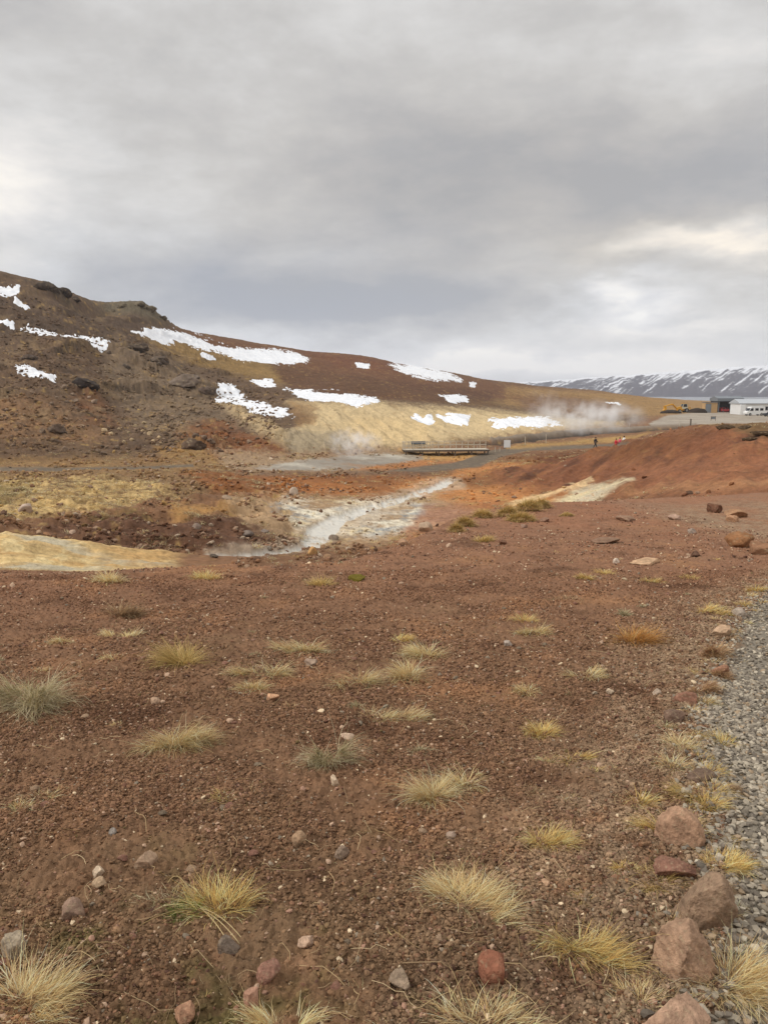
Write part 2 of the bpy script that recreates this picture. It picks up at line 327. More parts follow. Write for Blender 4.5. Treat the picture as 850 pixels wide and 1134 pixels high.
paint(POOL * sstep(0, .3, blot2 + .3 * wn3), (126, 110, 94), .75); paint(ROADM, (104, 92, 80)); paint(ROADM * sstep(.0, .35, wn3 + .4 * speck), (124, 108, 90), .7); paint(BANK, (70, 60, 53), .95); paint(BANKTOP, (128, 116, 104), .9)
paint(LOT, (158, 148, 138)); paint(LOT * sstep(-.1, .3, FB(X / 24, Y / 5, 4, 103, .6)), (128, 114, 100), .8); paint(LOT * sstep(.1, .4, FB(X / 12, Y / 3, 4, 104, .6)), (176, 164, 148), .6)
paint(region([(560, 494), (700, 482), (720, 478), (700, 488), (640, 492), (560, 497)], 2, 4, 100, 170), (168, 134, 82), .8)
# spur
paint(spur, (196, 168, 120)); paint(spur * sstep(-.1, .3, FB(X / 3.2, Y / 1.4, 4, 94, .65)), (182, 142, 92), .7); paint(spur * sstep(.02, .35, FB(X / .7, Y / .5, 4, 97, .7)), (160, 136, 100), .6); paint(spur * sstep(.05, .3, FB(X / .5 + Y / 2, Y / 1.8, 4, 98, .7)), (212, 192, 148), .6); paint(spur * sstep(60, 180, pxg + 40 * wn1), (186, 148, 98), .5); paint(spur * sstep(.1, .45, FB(X / 2.2, Y / 2.2, 4, 77)), (176, 168, 150), .8)
# broken tone on everything beyond the shelf
tone = 1 + (.25 * blot2 + .45 * speck + .14 * blot + .35 * FB(X / .3, Y / .3, 3, 66, .65)) * w * (1 - .6 * flat) * (1 - .35 * CLAY)
tone *= 1 + .35 * ROCKY * FB(X / 2.2, Y / 2.2, 4, 64, .7)
base *= np.clip(tone, .45, 1.7)[..., None]
# dry grass caught on the valley and hill
gr = w * (1 - flat) * (1 - CLAY) * (1 - sul) * (1 - mn) * (1 - spur)
paint(gr * (1 - .75 * MOUND) * sstep(.22, .5, FB(X / 1.6, Y / 2.0, 4, 65, .65) + .35 * blot), (166, 136, 86), .65)
# near shelf
nearc = np.empty_like(base); nearc[:] = lin((124, 94, 72))
d_ = sstep(4, 12, RR)[..., None]; nearc = nearc * (1 - d_) + lin((138, 101, 79)) * d_
b_ = (1 - sstep(1.8, 3.6, RR))[..., None]; nearc = nearc * (1 - b_ * .6) + lin((94, 73, 54)) * b_ * .6
def npaint(m, rgb, a=1):
    k = (m * a)[..., None]; nearc[:] = nearc * (1 - k) + lin(rgb) * k
nb = NB(X / .9, Y / .9, 4, 71, .6); nb2 = NB(X / .22, Y / .22, 4, 72, .6); FB2 = NB(X / 1.7, Y / 1.7, 5, 95, .65)
npaint(sstep(.05, .5, nb), (152, 112, 82), .75); npaint(sstep(.1, .5, -nb), (92, 64, 47), .75); npaint(sstep(.1, .5, FB2), (140, 114, 88), .35)
npaint(sstep(.15, .55, nb2), (140, 106, 82), .55)
npaint(sstep(.0, .35, NB(X / .35, Y / .35, 4, 73, .6) - .1) * (1 - sstep(2.2, 3.4, RR)) * sstep(.35, -.3, X), (92, 88, 48), .6)
npaint(sstep(-1.3, -0.2, ps + .5 * nb) * (1 - PATH) * sstep(-.25, .4, nb2 + .2), (150, 130, 108), .65)
npaint(sstep(-2.2, .4, crestd) * sstep(-.35, .2, nb) * sstep(560, 250, pxg) * sstep(120, 230, pxg), (166, 120, 82), .75)
npaint(sstep(-8, 0, crestd) * sstep(460, 600, pxg), (138, 96, 74), .6)
npaint(sstep(-.2, .3, NB(X / 1.5, Y / 3, 3, 74)) * sstep(500, 620, pxg) * sstep(11, 16, RR), (150, 104, 78), .5)
npaint(PATH, (132, 123, 112))
k = (1 - sstep(-.4, 1.6, crestd + .5 * wn3))[..., None] * (np.abs(TT) < 4)[..., None]
k = np.where((back > .5)[..., None], 1, k)
base = base * (1 - k) + nearc * k
# fine soil breakup
base *= np.clip(1 + near * (.30 * NB(X / .05, Y / .05, 3, 75, .7) + .18 * nb2), .5, 1.6)[..., None]
base[..., 2] *= .95; base = np.clip(base, .008, .88)

# ------------------------------------------------------------------ grid lookups
lnR = np.log(R)
def gfrac(x, y):
    r = np.hypot(x, y); t = np.arctan2(x, y)
    return np.interp(r, R, np.arange(NR)), np.interp(t, TH, np.arange(NT))
def height(x, y):
    fi, fj = gfrac(np.asarray(x, float), np.asarray(y, float))
    i = np.clip(fi.astype(int), 0, NR - 2); j = np.clip(fj.astype(int), 0, NT - 2); u = fi - i; v = fj - j
    return (Z[i, j] * (1 - u) + Z[i + 1, j] * u) * (1 - v) + (Z[i, j + 1] * (1 - u) + Z[i + 1, j + 1] * u) * v
def at(px, py, dmin=1.5, dmax=700):
    """the land where a survey sight line first meets it"""
    D = np.exp(np.linspace(math.log(dmin), math.log(dmax), 5000)); d = ray(px, py)
    g_ = EYE + d[2] * D - height(d[0] * D, D)
    hit = np.nonzero(g_ <= 0)[0]
    q = D[hit[0]] if len(hit) else D[np.argmin(g_ / D)]
    x, y = d[0] * q, q
    return Vector((x, y, float(height(x, y))))

# ------------------------------------------------------------------ object helpers
def tag(o, label=None, cat=None, group=None, kind=None):
    if label: o['label'] = label
    if cat: o['category'] = cat
    if group: o['group'] = group
    if kind: o['kind'] = kind
    return o
def np_mesh(name, V, Fq, mat=None, col=None, parent=None, smooth=True, quads=True, link=True):
    m = bpy.data.meshes.new(name); V = np.asarray(V, np.float32); Fq = np.asarray(Fq, np.int32); n = Fq.shape[1]
    m.vertices.add(len(V)); m.vertices.foreach_set('co', V.ravel())
    m.loops.add(Fq.size); m.loops.foreach_set('vertex_index', Fq.ravel())
    m.polygons.add(len(Fq)); m.polygons.foreach_set('loop_start', np.arange(0, Fq.size, n, dtype=np.int32))
    m.polygons.foreach_set('loop_total', np.full(len(Fq), n, np.int32))
    m.polygons.foreach_set('use_smooth', np.full(len(Fq), smooth, bool))
    m.update(calc_edges=True)
    if col is not None:
        a = m.color_attributes.new('col', 'FLOAT_COLOR', 'POINT')
        c = np.ones((len(V), 4), np.float32); c[:, :3] = col; a.data.foreach_set('color', c.ravel())
    if mat: m.materials.append(mat)
    o = bpy.data.objects.new(name, m)
    if link: COL.objects.link(o)
    if parent: o.parent = parent
    return o
def empty(name, loc, rz=0):
    o = bpy.data.objects.new(name, None); COL.objects.link(o); o.location = loc; o.rotation_euler = (0, 0, rz); o.empty_display_size = .2; return o

class NT_:
    def __init__(s, name, world=False):
        if world: s.t = world.node_tree
        else:
            s.m = bpy.data.materials.new(name); s.m.use_nodes = True; s.t = s.m.node_tree
        s.t.nodes.clear()
    def n(s, typ, ins=None, **kw):
        nd = s.t.nodes.new('ShaderNode' + typ)
        for k_, v_ in kw.items(): setattr(nd, k_, v_)
        for k_, v_ in (ins or {}).items():
            sock = nd.inputs[k_]
            if isinstance(v_, bpy.types.NodeSocket): s.t.links.new(v_, sock)
            else: sock.default_value = v_
        return nd
    def math(s, op, a, b=0.0, clamp=False): return s.n('Math', {0: a, 1: b}, operation=op, use_clamp=clamp).outputs[0]
    def mix(s, f, a, b, blend='MIX'):
        nd = s.n('Mix', data_type='RGBA', blend_type=blend)
        for k_, v_ in ((0, f), (6, a), (7, b)):
            if isinstance(v_, bpy.types.NodeSocket): s.t.links.new(v_, nd.inputs[k_])
            else: nd.inputs[k_].default_value = v_
        return nd.outputs[2]
    def noise(s, vec, scale, detail=4, rough=.55, **kw):
        return s.n('TexNoise', {'Vector': vec, 'Scale': scale, 'Detail': detail, 'Roughness': rough}, **kw)
    def ramp(s, fac, stops):
        nd = s.n('ValToRGB', {0: fac}); e = nd.color_ramp.elements
        while len(e) < len(stops): e.new(0.5)
        for k_, (p_, c_) in enumerate(stops): e[k_].position = p_; e[k_].color = c_ if len(c_) == 4 else (*c_, 1)
        return nd.outputs[0]
    def out(s, surf=None, vol=None):
        o = s.n('OutputMaterial')
        if surf: s.t.links.new(surf, o.inputs[0])
        if vol: s.t.links.new(vol, o.inputs[1])
        return s.m
def rgba(c): return (*[float(v) for v in lin(c)], 1.0)

def earth_mat(name, rough=.95, fine=70, bumps=((1.1, .25, .35), (9, .05, .35), (70, .006, .5)), var=.5):
    T = NT_(name); co = T.n('TexCoord').outputs['Object']; a = T.n('Attribute', attribute_name='col').outputs['Color']
    n1 = T.noise(co, fine, 4, .65).outputs[0]; n2 = T.noise(co, 6, 5, .65).outputs[0]
    v = T.math('ADD', T.math('MULTIPLY', n1, 1.2 * var), T.math('MULTIPLY', n2, 1.0 * var))
    v = T.math('ADD', v, 1 - 1.1 * var)
    c = T.mix(1.0, a, v, 'MULTIPLY')
    nrm = None
    for sc_, dist, st in bumps:
        ins = {'Height': T.noise(co, sc_, 5, .6).outputs[0], 'Distance': dist, 'Strength': st}
        if nrm: ins['Normal'] = nrm
        nrm = T.n('Bump', ins).outputs[0]
    return T.out(T.n('BsdfPrincipled', {'Base Color': c, 'Roughness': rough, 'Specular IOR Level': .18, 'Normal': nrm}).outputs[0])
def plain(name, c, rough=.6, metal=0, var=.12, scale=4, bump=0.0, spec=.4):
    T = NT_(name); co = T.n('TexCoord').outputs['Object']; n1 = T.noise(co, scale, 5, .6).outputs[0]
    v = T.math('ADD', T.math('MULTIPLY', n1, 2 * var), 1 - var)
    ins = {'Base Color': T.mix(1.0, rgba(c), v, 'MULTIPLY'), 'Roughness': rough, 'Metallic': metal, 'Specular IOR Level': spec}
    if bump: ins['Normal'] = T.n('Bump', {'Height': n1, 'Distance': bump, 'Strength': .6}).outputs[0]
    return T.out(T.n('BsdfPrincipled', ins).outputs[0])
def attr_mat(name, rough=.8, var=.25, scale=40, bump=.003, spec=.2, rnd=0.0, trans=0.0):
    T = NT_(name); co = T.n('TexCoord').outputs['Object']; a = T.n('Attribute', attribute_name='col').outputs['Color']
    n1 = T.noise(co, scale, 5, .65).outputs[0]
    v = T.math('ADD', T.math('MULTIPLY', n1, 2 * var), 1 - var)
    if rnd:
        r_ = T.n('ObjectInfo').outputs['Random']; v = T.math('MULTIPLY', v, T.math('ADD', T.math('MULTIPLY', r_, 2 * rnd), 1 - rnd))
    ins = {'Base Color': T.mix(1.0, a, v, 'MULTIPLY'), 'Roughness': rough, 'Specular IOR Level': spec}
    if bump: ins['Normal'] = T.n('Bump', {'Height': n1, 'Distance': bump, 'Strength': .7}).outputs[0]
    b = T.n('BsdfPrincipled', ins).outputs[0]
    if trans:
        tl = T.n('BsdfTranslucent', {'Color': ins['Base Color']}).outputs[0]
        b = T.n('MixShader', {0: trans, 1: b, 2: tl}).outputs[0]
    return T.out(b)

M_soil = earth_mat('red soil', bumps=((9, .03, .3), (60, .014, .8), (200, .004, .8)), fine=120, var=.7)
M_land = earth_mat('valley earth', fine=9, bumps=((.7, .5, .35), (3.5, .14, .45), (14, .03, .4)), var=.5)
M_hill = earth_mat('hill earth', fine=7, bumps=((.35, 1.0, .45), (1.6, .35, .6), (7, .08, .5)), var=.6)
M_road = earth_mat('road gravel', fine=20, bumps=((6, .03, .3),), var=.25)
T = NT_('milky stream water'); a_ = T.n('Attribute', attribute_name='col').outputs[0]; co_ = T.n('TexCoord').outputs['Object']
b_n = T.n('Bump', {'Height': T.noise(co_, 3.0, 4, .6).outputs[0], 'Distance': .06, 'Strength': .4}).outputs[0]
M_water = T.out(T.n('BsdfPrincipled', {'Base Color': a_, 'Roughness': .5, 'Specular IOR Level': .3, 'Normal': b_n}).outputs[0])
M_mud = M_water

# ------------------------------------------------------------------ cut the land into its named surfaces
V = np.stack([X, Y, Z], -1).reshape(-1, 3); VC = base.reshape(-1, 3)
ii, jj = np.meshgrid(np.arange(NR - 1), np.arange(NT), indexing='ij'); j2 = (jj + 1) % NT
quad = np.stack([ii * NT + jj, (ii + 1) * NT + jj, (ii + 1) * NT + j2, ii * NT + j2], -1).reshape(-1, 4)[:, ::-1]
def fmask(m): return m[:-1][np.arange(NR - 1)[:, None], np.arange(NT)[None]].reshape(-1) > .5
zone = np.zeros(len(quad), int)
zone[fmask(w)] = 1; zone[fmask(HILL)] = 2
zone[fmask(np.maximum.reduce([ROADM, BANKTOP]))] = 3
zone[fmask(LOT)] = 4; zone[fmask(PATH)] = 5; zone[fmask(STREAM)] = 6; zone[fmask(POOL)] = 7
zone[(quad // NT).max(1) < 5] = 0
def cut(sel, name, mat, lift=None):
    f = quad[sel]; u, inv = np.unique(f, return_inverse=True)
    v = V[u].copy()
    if lift is not None: v[:, 2] += lift[u]
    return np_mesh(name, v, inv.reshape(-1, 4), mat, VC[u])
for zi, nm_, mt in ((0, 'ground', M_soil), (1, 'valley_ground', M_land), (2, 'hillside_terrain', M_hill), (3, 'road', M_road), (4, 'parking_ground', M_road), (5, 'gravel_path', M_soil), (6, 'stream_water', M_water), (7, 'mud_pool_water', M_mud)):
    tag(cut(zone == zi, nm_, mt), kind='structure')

#@@PART2
# ------------------------------------------------------------------ snow lying in the hollows
T = NT_('old snow'); co_ = T.n('TexCoord').outputs['Object']
nz = T.noise(co_, .9, 5, .6).outputs[0]
c_ = T.ramp(nz, [(.3, (.66, .69, .74)), (.6, (.84, .85, .87))])
b_ = T.n('Bump', {'Height': nz, 'Distance': .25, 'Strength': .4}).outputs[0]
M_snow = T.out(T.n('BsdfPrincipled', {'Base Color': c_, 'Roughness': .6, 'Specular IOR Level': .3, 'Normal': b_}).outputs[0])
SNOW = [
 ([(146, 369), (175, 366), (215, 372), (240, 380), (262, 387), (300, 387), (330, 391), (343, 399), (322, 403), (285, 401), (262, 399), (245, 391), (215, 384), (180, 379), (160, 375)], 'longest snow patch, a white band stretched below the skyline of the hill'),
 ([(242, 430), (255, 433), (280, 445), (318, 454), (324, 460), (296, 460), (262, 453), (244, 448), (239, 440)], 'wedge of snow at the head of the ochre gullies, tapering to the right'),
 ([(314, 430), (340, 433), (380, 436), (416, 440), (419, 447), (408, 451), (370, 447), (330, 441)], 'flat even band of snow along the upper lip of the ochre clay bank'),
 ([(24, 362), (50, 363), (60, 368), (95, 372), (124, 387), (113, 391), (90, 383), (70, 379), (40, 374)], 'slanting ragged snow patch on the dark scree below the crag'),
 ([(-40, 317), (0, 318), (18, 317), (23, 324), (8, 329), (-40, 328)], 'snow patch highest on the hill, right under the top of the slope'),
 ([(16, 330), (33, 338), (28, 341), (15, 336)], 'small sliver of snow just under the highest snow patch'),
 ([(-20, 351), (16, 356), (15, 362), (-10, 358)], 'thin snow streak between the highest patch and the slanting ragged one'),
 ([(16, 409), (35, 410), (62, 420), (60, 426), (40, 420), (20, 418)], 'broken snow remnant lowest on the scree slope above the dark hole'),
 ([(277, 420), (300, 420), (306, 427), (292, 429)], 'small snow patch between the longest band and the gully wedge'),
 ([(430, 404), (460, 405), (490, 412), (513, 420), (510, 424), (480, 420), (445, 412)], 'tapering snow band just below the low end of the ridge'),
 ([(485, 437), (515, 439), (520, 446), (500, 446)], 'short snow strip on the brown slope above the ochre bank'),
 ([(537, 468), (575, 466), (605, 463), (621, 473), (600, 475), (550, 475)], 'low snow strip lying beside the rising steam'),
 ([(482, 461), (521, 462), (516, 473), (505, 473), (490, 469)], 'ragged toothed snow patch in the clay hollow above the boardwalk'),
 ([(454, 465), (461, 459), (468, 466), (477, 461), (481, 470), (470, 474), (462, 469)], 'forked snow remnant in the clay runnels beside the toothed patch'),
 ([(393, 402), (410, 403), (409, 408), (395, 407)], 'tiny oblong snow patch alone on the rust brown upper ridge'),
 ([(519, 423), (527, 424), (526, 429), (520, 428)], 'tiny snow scrap at the lower right of the tapering ridge band'),
 ([(222, 393), (233, 394), (238, 398), (226, 398)], 'small detached snow scrap under the middle of the longest band'),
 ([(668, 445), (685, 445), (688, 448), (672, 448)], 'faint pale snow strip on the tan moor beyond the steam'),
]
fine_ = FB(X / .9, Y / .5, 4, 67, .65)
def biggest(sel):
    ids = set(np.nonzero(sel)[0].tolist()); best = []
    while ids:
        st = [ids.pop()]; comp = list(st)
        while st:
            q = st.pop()
            for n_ in (q - 1, q + 1, q - NT, q + NT):
                if n_ in ids: ids.remove(n_); st.append(n_); comp.append(n_)
        if len(comp) > len(best): best = comp
    out = np.zeros(len(sel), bool); out[best] = True; return out
for poly, lab in SNOW:
    cy_ = np.mean([p[1] for p in poly]); wide = max(p[0] for p in poly) - min(p[0] for p in poly)
    m = region(poly, 2.2 if wide > 40 else 1.4, 9 if wide > 40 else 4, 105, 640, wy=.6)
    rag = .5 if ('broken' in lab or 'ragged' in lab or 'forked' in lab or 'streak' in lab) else .08
    m = m - rag * sstep(.05, .7, speck + .35 * fine_) - .06 * fine_ * rag
    m = m * VIS; sel = (m.reshape(-1)[quad].max(1) > .12); sel = biggest(sel)
    if sel.sum() < 4: continue
    tag(cut(sel, 'snow_patch', M_snow, lift=(-.12 + .26 * np.clip(m, 0, 1)).reshape(-1)), lab, 'snow patch', 'old snow patches on the hillside')

# ------------------------------------------------------------------ rocks
def ico(sub):
    bm = bmesh.new(); bmesh.ops.create_icosphere(bm, subdivisions=sub, radius=1.0)
    bm.verts.ensure_lookup_table(); v = np.array([q.co[:] for q in bm.verts]); f = np.array([[q.index for q in g_.verts] for g_ in bm.faces]); bm.free(); return v, f
ICO = {k_: ico(k_) for k_ in (1, 2, 3, 4, 5)}
def rock_verts(sub, seed, cuts=9, rough=.12):
    r_ = np.random.default_rng(seed); v, f = ICO[sub]; v = v.copy(); n0 = v.copy()
    for k_ in range(cuts):
        n_ = r_.normal(size=3); n_ /= np.linalg.norm(n_); d = r_.uniform(.42, .85); s_ = v @ n_ - d
        v -= np.maximum(s_, 0)[:, None] * n_ * .92
    if sub > 1:
        q = n0 * 1.7 + r_.uniform(-50, 50, 3)
        v *= (1 + rough * (fbm(q[:, 0] + q[:, 2] * .7, q[:, 1] - q[:, 2] * .6, 4, seed % 90 + 1, .6)))[:, None]
        if sub > 3:
            q = n0 * 6 + 9.1
            v *= (1 + .12 * fbm(q[:, 0] + q[:, 2], q[:, 1] - q[:, 2], 4, seed % 80 + 5, .75))[:, None]
    return v, f
M_rock = attr_mat('weathered rock', .95, .5, 38, .03, .1, rnd=.1)
M_pebble = attr_mat('pebbles', .9, .22, 55, .002, .2)
def rock_tone(v, rgb, seed, sub):
    c = np.tile(lin(rgb), (len(v), 1)); q = v * 2.2 + seed
    t = fbm(q[:, 0] + q[:, 2], q[:, 1] + .5 * q[:, 2], 4, seed % 70, .65)[:, None]
    q = v * 9 + seed; t = t + .8 * fbm(q[:, 0] + q[:, 2], q[:, 1] - q[:, 2], 3, seed % 60, .7)[:, None]; c = c * (1 + .55 * t)
    lich = sstep(.18, .4, fbm(q[:, 1] * 1.4 + 7, q[:, 0] * 1.4 + q[:, 2] * 1.3, 4, seed % 50 + 3, .6))[:, None] * .5
    return np.clip(c * (1 - lich) + lin((172, 154, 124)) * lich, .01, .85)
def rock(px, py, wpx, hpx, rgb, label, cat='stone', group=None, name='stone', sub=4, depth=.8, sink=.48, rz=None, rough=.12, seed=None, cuts=9):
    p = at(px, py); s = p.y / math.cos(PITCH) / F * 1.0; s = (p - Vector((0, 0, EYE))).length / F
    wpx *= .9; hpx *= .84
    if py > 560: rgb = np.array(rgb) * .82 * 1.06 + np.array((132, 98, 74)) * .18
    if 560 < py < 1000 and px < 850: wpx *= .9; hpx *= .86
    seed = seed or int(px * 7 + py * 13); v, f = rock_verts(sub, seed, cuts, rough)
    rz = random.uniform(0, 6.28) if rz is None else rz
    c_, s_ = math.cos(rz), math.sin(rz); v = np.stack([v[:, 0] * c_ - v[:, 1] * s_, v[:, 0] * s_ + v[:, 1] * c_, v[:, 2]], 1)
    ext = v.max(0) - v.min(0); h = hpx * s * 1.02
    v = v / ext * np.array([wpx * s, wpx * s * depth, h * (1 + sink)])
    o = np_mesh(name, v, f, M_rock, rock_tone(v / (wpx * s), rgb, seed, sub))
    zmin = v[:, 2].min(); lo = p.z - zmin - sink * h
    o.location = (p.x, p.y + wpx * s * depth * .35, lo)
    return tag(o, label, cat, group)
PINK, TAN, GREY, RED, PALE, DARK = (150, 112, 92), (168, 140, 112), (126, 118, 108), (146, 96, 76), (196, 178, 154), (92, 76, 64)
BRN = (140, 106, 82)
G1 = 'boulders along the edge of the gravel path'
for a in [
 (762, 1092, 62, 62, (170, 140, 116), 'rounded pinkish brown boulder with a sloping top, between two other path boulders'),
 (782, 1036, 60, 60, (154, 130, 108), 'grey brown boulder with dark pits in its face, beside the gravel path'),
 (758, 1178, 72, 56, (170, 140, 118), 'rounded pink boulder cut off by the lower edge of the view'),
 (757, 938, 58, 44, (164, 132, 108), 'brown boulder half hidden behind a yellow grass tuft beside the path'),
 (752, 976, 52, 22, (128, 94, 80), 'low flat dark reddish rock just behind the pitted boulder'),
 (801, 750, 24, 17, (150, 112, 90), 'smooth reddish brown stone by the path between two straw cushions'),
 (764, 781, 28, 15, (148, 108, 90), 'low pinkish stone by the path below a straw cushion'),
 (801, 705, 24, 15, (186, 158, 130), 'pale tan angular stone where the path edge bends'),
 (822, 684, 22, 11, (158, 148, 136), 'light grey stone farthest up the path edge'),
 (779, 868, 34, 14, (104, 88, 76), 'flat dark brown rock lying under grass at the path edge'),
 (748, 800, 30, 12, (112, 92, 80), 'dull brown half buried rock left of the path, beside thin straw'),
]: rock(*a[:5], a[5], 'boulder', G1, 'boulder', 5 if a[2] > 45 else 4)
G2 = 'stones lying on the red soil'
for a in [
 (546, 1088, 29, 28, RED, 'squarish brick red stone at the tip of a straw tuft'),
 (329, 940, 20, 23, TAN, 'blocky tan stone standing upright on the open soil'),
 (378, 952, 19, 14, (128, 112, 98), 'rounded grey stone just right of the blocky tan one'),
 (74, 1020, 27, 20, (146, 122, 106), 'knobbly greyish stone among moss and gravel near the left tufts'),
 (160, 965, 26, 20, (172, 146, 122), 'pale split stone behind the tuft with bent stalks'),
 (12, 1062, 22, 20, (150, 140, 122), 'grey lichen spotted stone above the lower left straw tuft'),
 (296, 1088, 26, 20, (158, 118, 102), 'pinkish rounded stone in the dark soil below the middle'),
 (443, 1097, 23, 14, (144, 128, 110), 'flat grey stone with a dark underside, left of the red one'),
 (337, 1052, 18, 14, (198, 170, 146), 'small pale cream stone in bare dark soil'),
 (279, 1118, 16, 20, (164, 126, 106), 'upright pinkish stone beside the lowest middle tuft'),
 (250, 1056, 23, 14, (112, 102, 92), 'dark bluish grey stone below the bent stalks'),
 (204, 1131, 22, 14, (170, 130, 104), 'orange brown stone at the very bottom of the view'),
 (110, 985, 18, 12, (176, 152, 124), 'tan stone just left of the pale split stone'),
 (108, 972, 14, 10, PALE, 'whitish splinter of stone above the tan one'),
 (370, 871, 12, 15, (208, 188, 162), 'cream upright chip below the grey green tuft'),
 (384, 821, 20, 9, (196, 172, 150), 'thin pale slab between two straw tufts'),
 (301, 776, 17, 9, (204, 160, 126), 'pale orange flat stone below the small straw tufts'),
 (170, 780, 13, 9, (190, 160, 134), 'light tan chip above the wide straw tuft'),
 (604, 983, 14, 9, (186, 152, 122), 'light tan stone in dark gravel right of the largest straw tuft'),
 (124, 925, 9, 8, (148, 144, 138), 'small bluish grey pebble stone alone on bare soil'),
 (562, 716, 12, 8, (176, 166, 156), 'light grey stone right of the middle straw tufts'),
 (676, 770, 10, 7, PALE, 'bright chip by the fallen straw clump'),
 (727, 770, 11, 7, (184, 168, 150), 'pale chip midway between fallen straw and path'),
 (345, 738, 18, 10, (160, 140, 124), 'greyish stone between two tufts in the middle'),
 (500, 930, 14, 8, (170, 150, 134), 'flat pale stone behind the largest straw tuft'),
 (718, 625, 44, 5, (190, 158, 126), 'long flat cream slab beyond the tufts on the right'),
 (682, 624, 9, 7, (210, 196, 180), 'white stone at the end of the long cream slab'),
 (822, 606, 36, 20, (142, 102, 70), 'large orange brown mossy boulder half buried near the path head'),
 (856, 614, 50, 12, (132, 98, 74), 'brown outcrop against the orange mossy boulder'),
 (792, 568, 17, 12, (100, 70, 56), 'dark brown boulder on the brink of the right hand rise'),
 (815, 573, 28, 10, (150, 116, 88), 'low tan rock heap beside the dark brown boulder'),
 (812, 578, 15, 9, (176, 138, 108), 'rounded peach coloured stone in front of the tan rock heap'),
 (748, 576, 16, 7, (176, 148, 130), 'pale flat stone on the reddish rise'),
 (696, 578, 26, 8, (138, 112, 94), 'flat brown outcrop left of the pale flat stone'),
 (672, 602, 40, 6, (132, 106, 88), 'long low grey outcrop on the reddish rise'),
 (771, 617, 11, 8, (84, 62, 52), 'small dark stone above the straw on the right'),
 (766, 591, 11, 7, (140, 128, 118), 'small grey stone near the brink on the right'),
 (471, 589, 20, 14, (176, 154, 132), 'pale boulder on the shelf edge above the stream'),
 (447, 604, 15, 9, (164, 132, 106), 'tan boulder left of the pale one on the shelf edge'),
 (497, 606, 8, 6, (190, 164, 140), 'small pale stone below the olive tuft on the shelf edge'),
 (556, 603, 11, 7, (112, 80, 64), 'brown stone right of the olive tuft on the shelf edge'),
 (580, 585, 9, 6, (150, 126, 112), 'greyish stone below the tan grass hummocks'),
 (604, 578, 14, 6, (142, 112, 94), 'flat brown stone below the right grass hummock'),
]:
    rock(*a[:5], a[5], 'boulder' if 'boulder' in a[5] else ('outcrop' if 'outcrop' in a[5] else 'stone'), G2 if a[1] > 630 else 'rocks along the shelf edge',
         'boulder' if 'boulder' in a[5] else ('rock_outcrop' if 'outcrop' in a[5] else 'stone'), 4, depth=1.0 if a[2] < 30 else .8)
G3 = 'boulders in the valley'
for a in [
 (325, 549, 11, 11, (186, 168, 150), 'whitish boulder standing alone on the brown flat above the stream'),
 (27, 567, 17, 10, (196, 178, 164), 'whitish block among the tan grass on the left'),
 (42, 592, 7, 6, (170, 144, 118), 'small tan boulder just above the sulphur spur'),
 (80, 592, 8, 5, (184, 160, 140), 'pale stone on dark soil above the sulphur spur'),
 (345, 615, 13, 13, (190, 150, 98), 'tan boulder at the lower bend of the milky stream'),
 (369, 598, 15, 7, (122, 112, 100), 'grey stone on the right bank of the stream bend'),
 (362, 619, 12, 7, (150, 120, 92), 'brown boulder on the slope right of the stream bend'),
 (272, 594, 18, 8, (112, 104, 98), 'grey boulder left of the stream, larger of two'),
 (293, 590, 12, 5, (122, 114, 108), 'flat grey boulder right of the larger grey one'),
 (310, 577, 10, 5, (140, 116, 96), 'low brown boulder at the edge of the pale crust'),
 (236, 618, 12, 5, (80, 76, 70), 'dark stone in the water where the stream leaves view'),
 (218, 586, 13, 8, (118, 106, 98), 'greyish boulder below the orange patch on the left'),
 (250, 553, 12, 5, (164, 142, 120), 'pale slab at the break of the valley bank'),
]: rock(*a[:5], a[5], 'boulder', G3, 'boulder', 3, depth=.9)
# hillside boulders that share their looks
G4 = 'boulders strewn on the scree slope'
def hillrocks(pts, rgb, label, wr):
    for px, py in pts:
        wpx = random.uniform(*wr); rock(px, py, wpx, wpx * random.uniform(.5, .75), np.array(rgb) * random.uniform(.85, 1.12), label, 'boulder', G4, 'boulder', 3, depth=.9)
hillrocks([(115, 478), (122, 482), (131, 476), (143, 480), (150, 473), (160, 470), (166, 482), (170, 489), (178, 492), (146, 488), (137, 490), (176, 486), (158, 478)], (172, 150, 118), 'pale yellowish boulder in the light cluster at the foot of the scree', (3.5, 7))
hillrocks([(70, 430), (80, 438), (74, 446), (62, 441), (84, 446), (57, 448), (104, 447), (135, 452), (99, 441)], (142, 122, 104), 'greyish boulder just below the broken snow remnant', (4, 8))
hillrocks([(50, 487), (60, 491), (108, 501), (115, 504), (70, 500), (128, 497), (20, 470), (46, 480)], (116, 98, 82), 'brown grey boulder near the dark path at the hill foot', (4, 9))
hillrocks([(212, 492), (222, 497), (205, 497), (232, 490), (216, 486), (226, 487)], (112, 94, 80), 'dark angular boulder in the outcrop above the tan path bend', (5, 10))
hillrocks([(192, 427), (176, 405), (216, 420), (140, 408), (120, 392)], (104, 92, 82), 'dark grey crag boulder along the broken ledge', (6, 12))
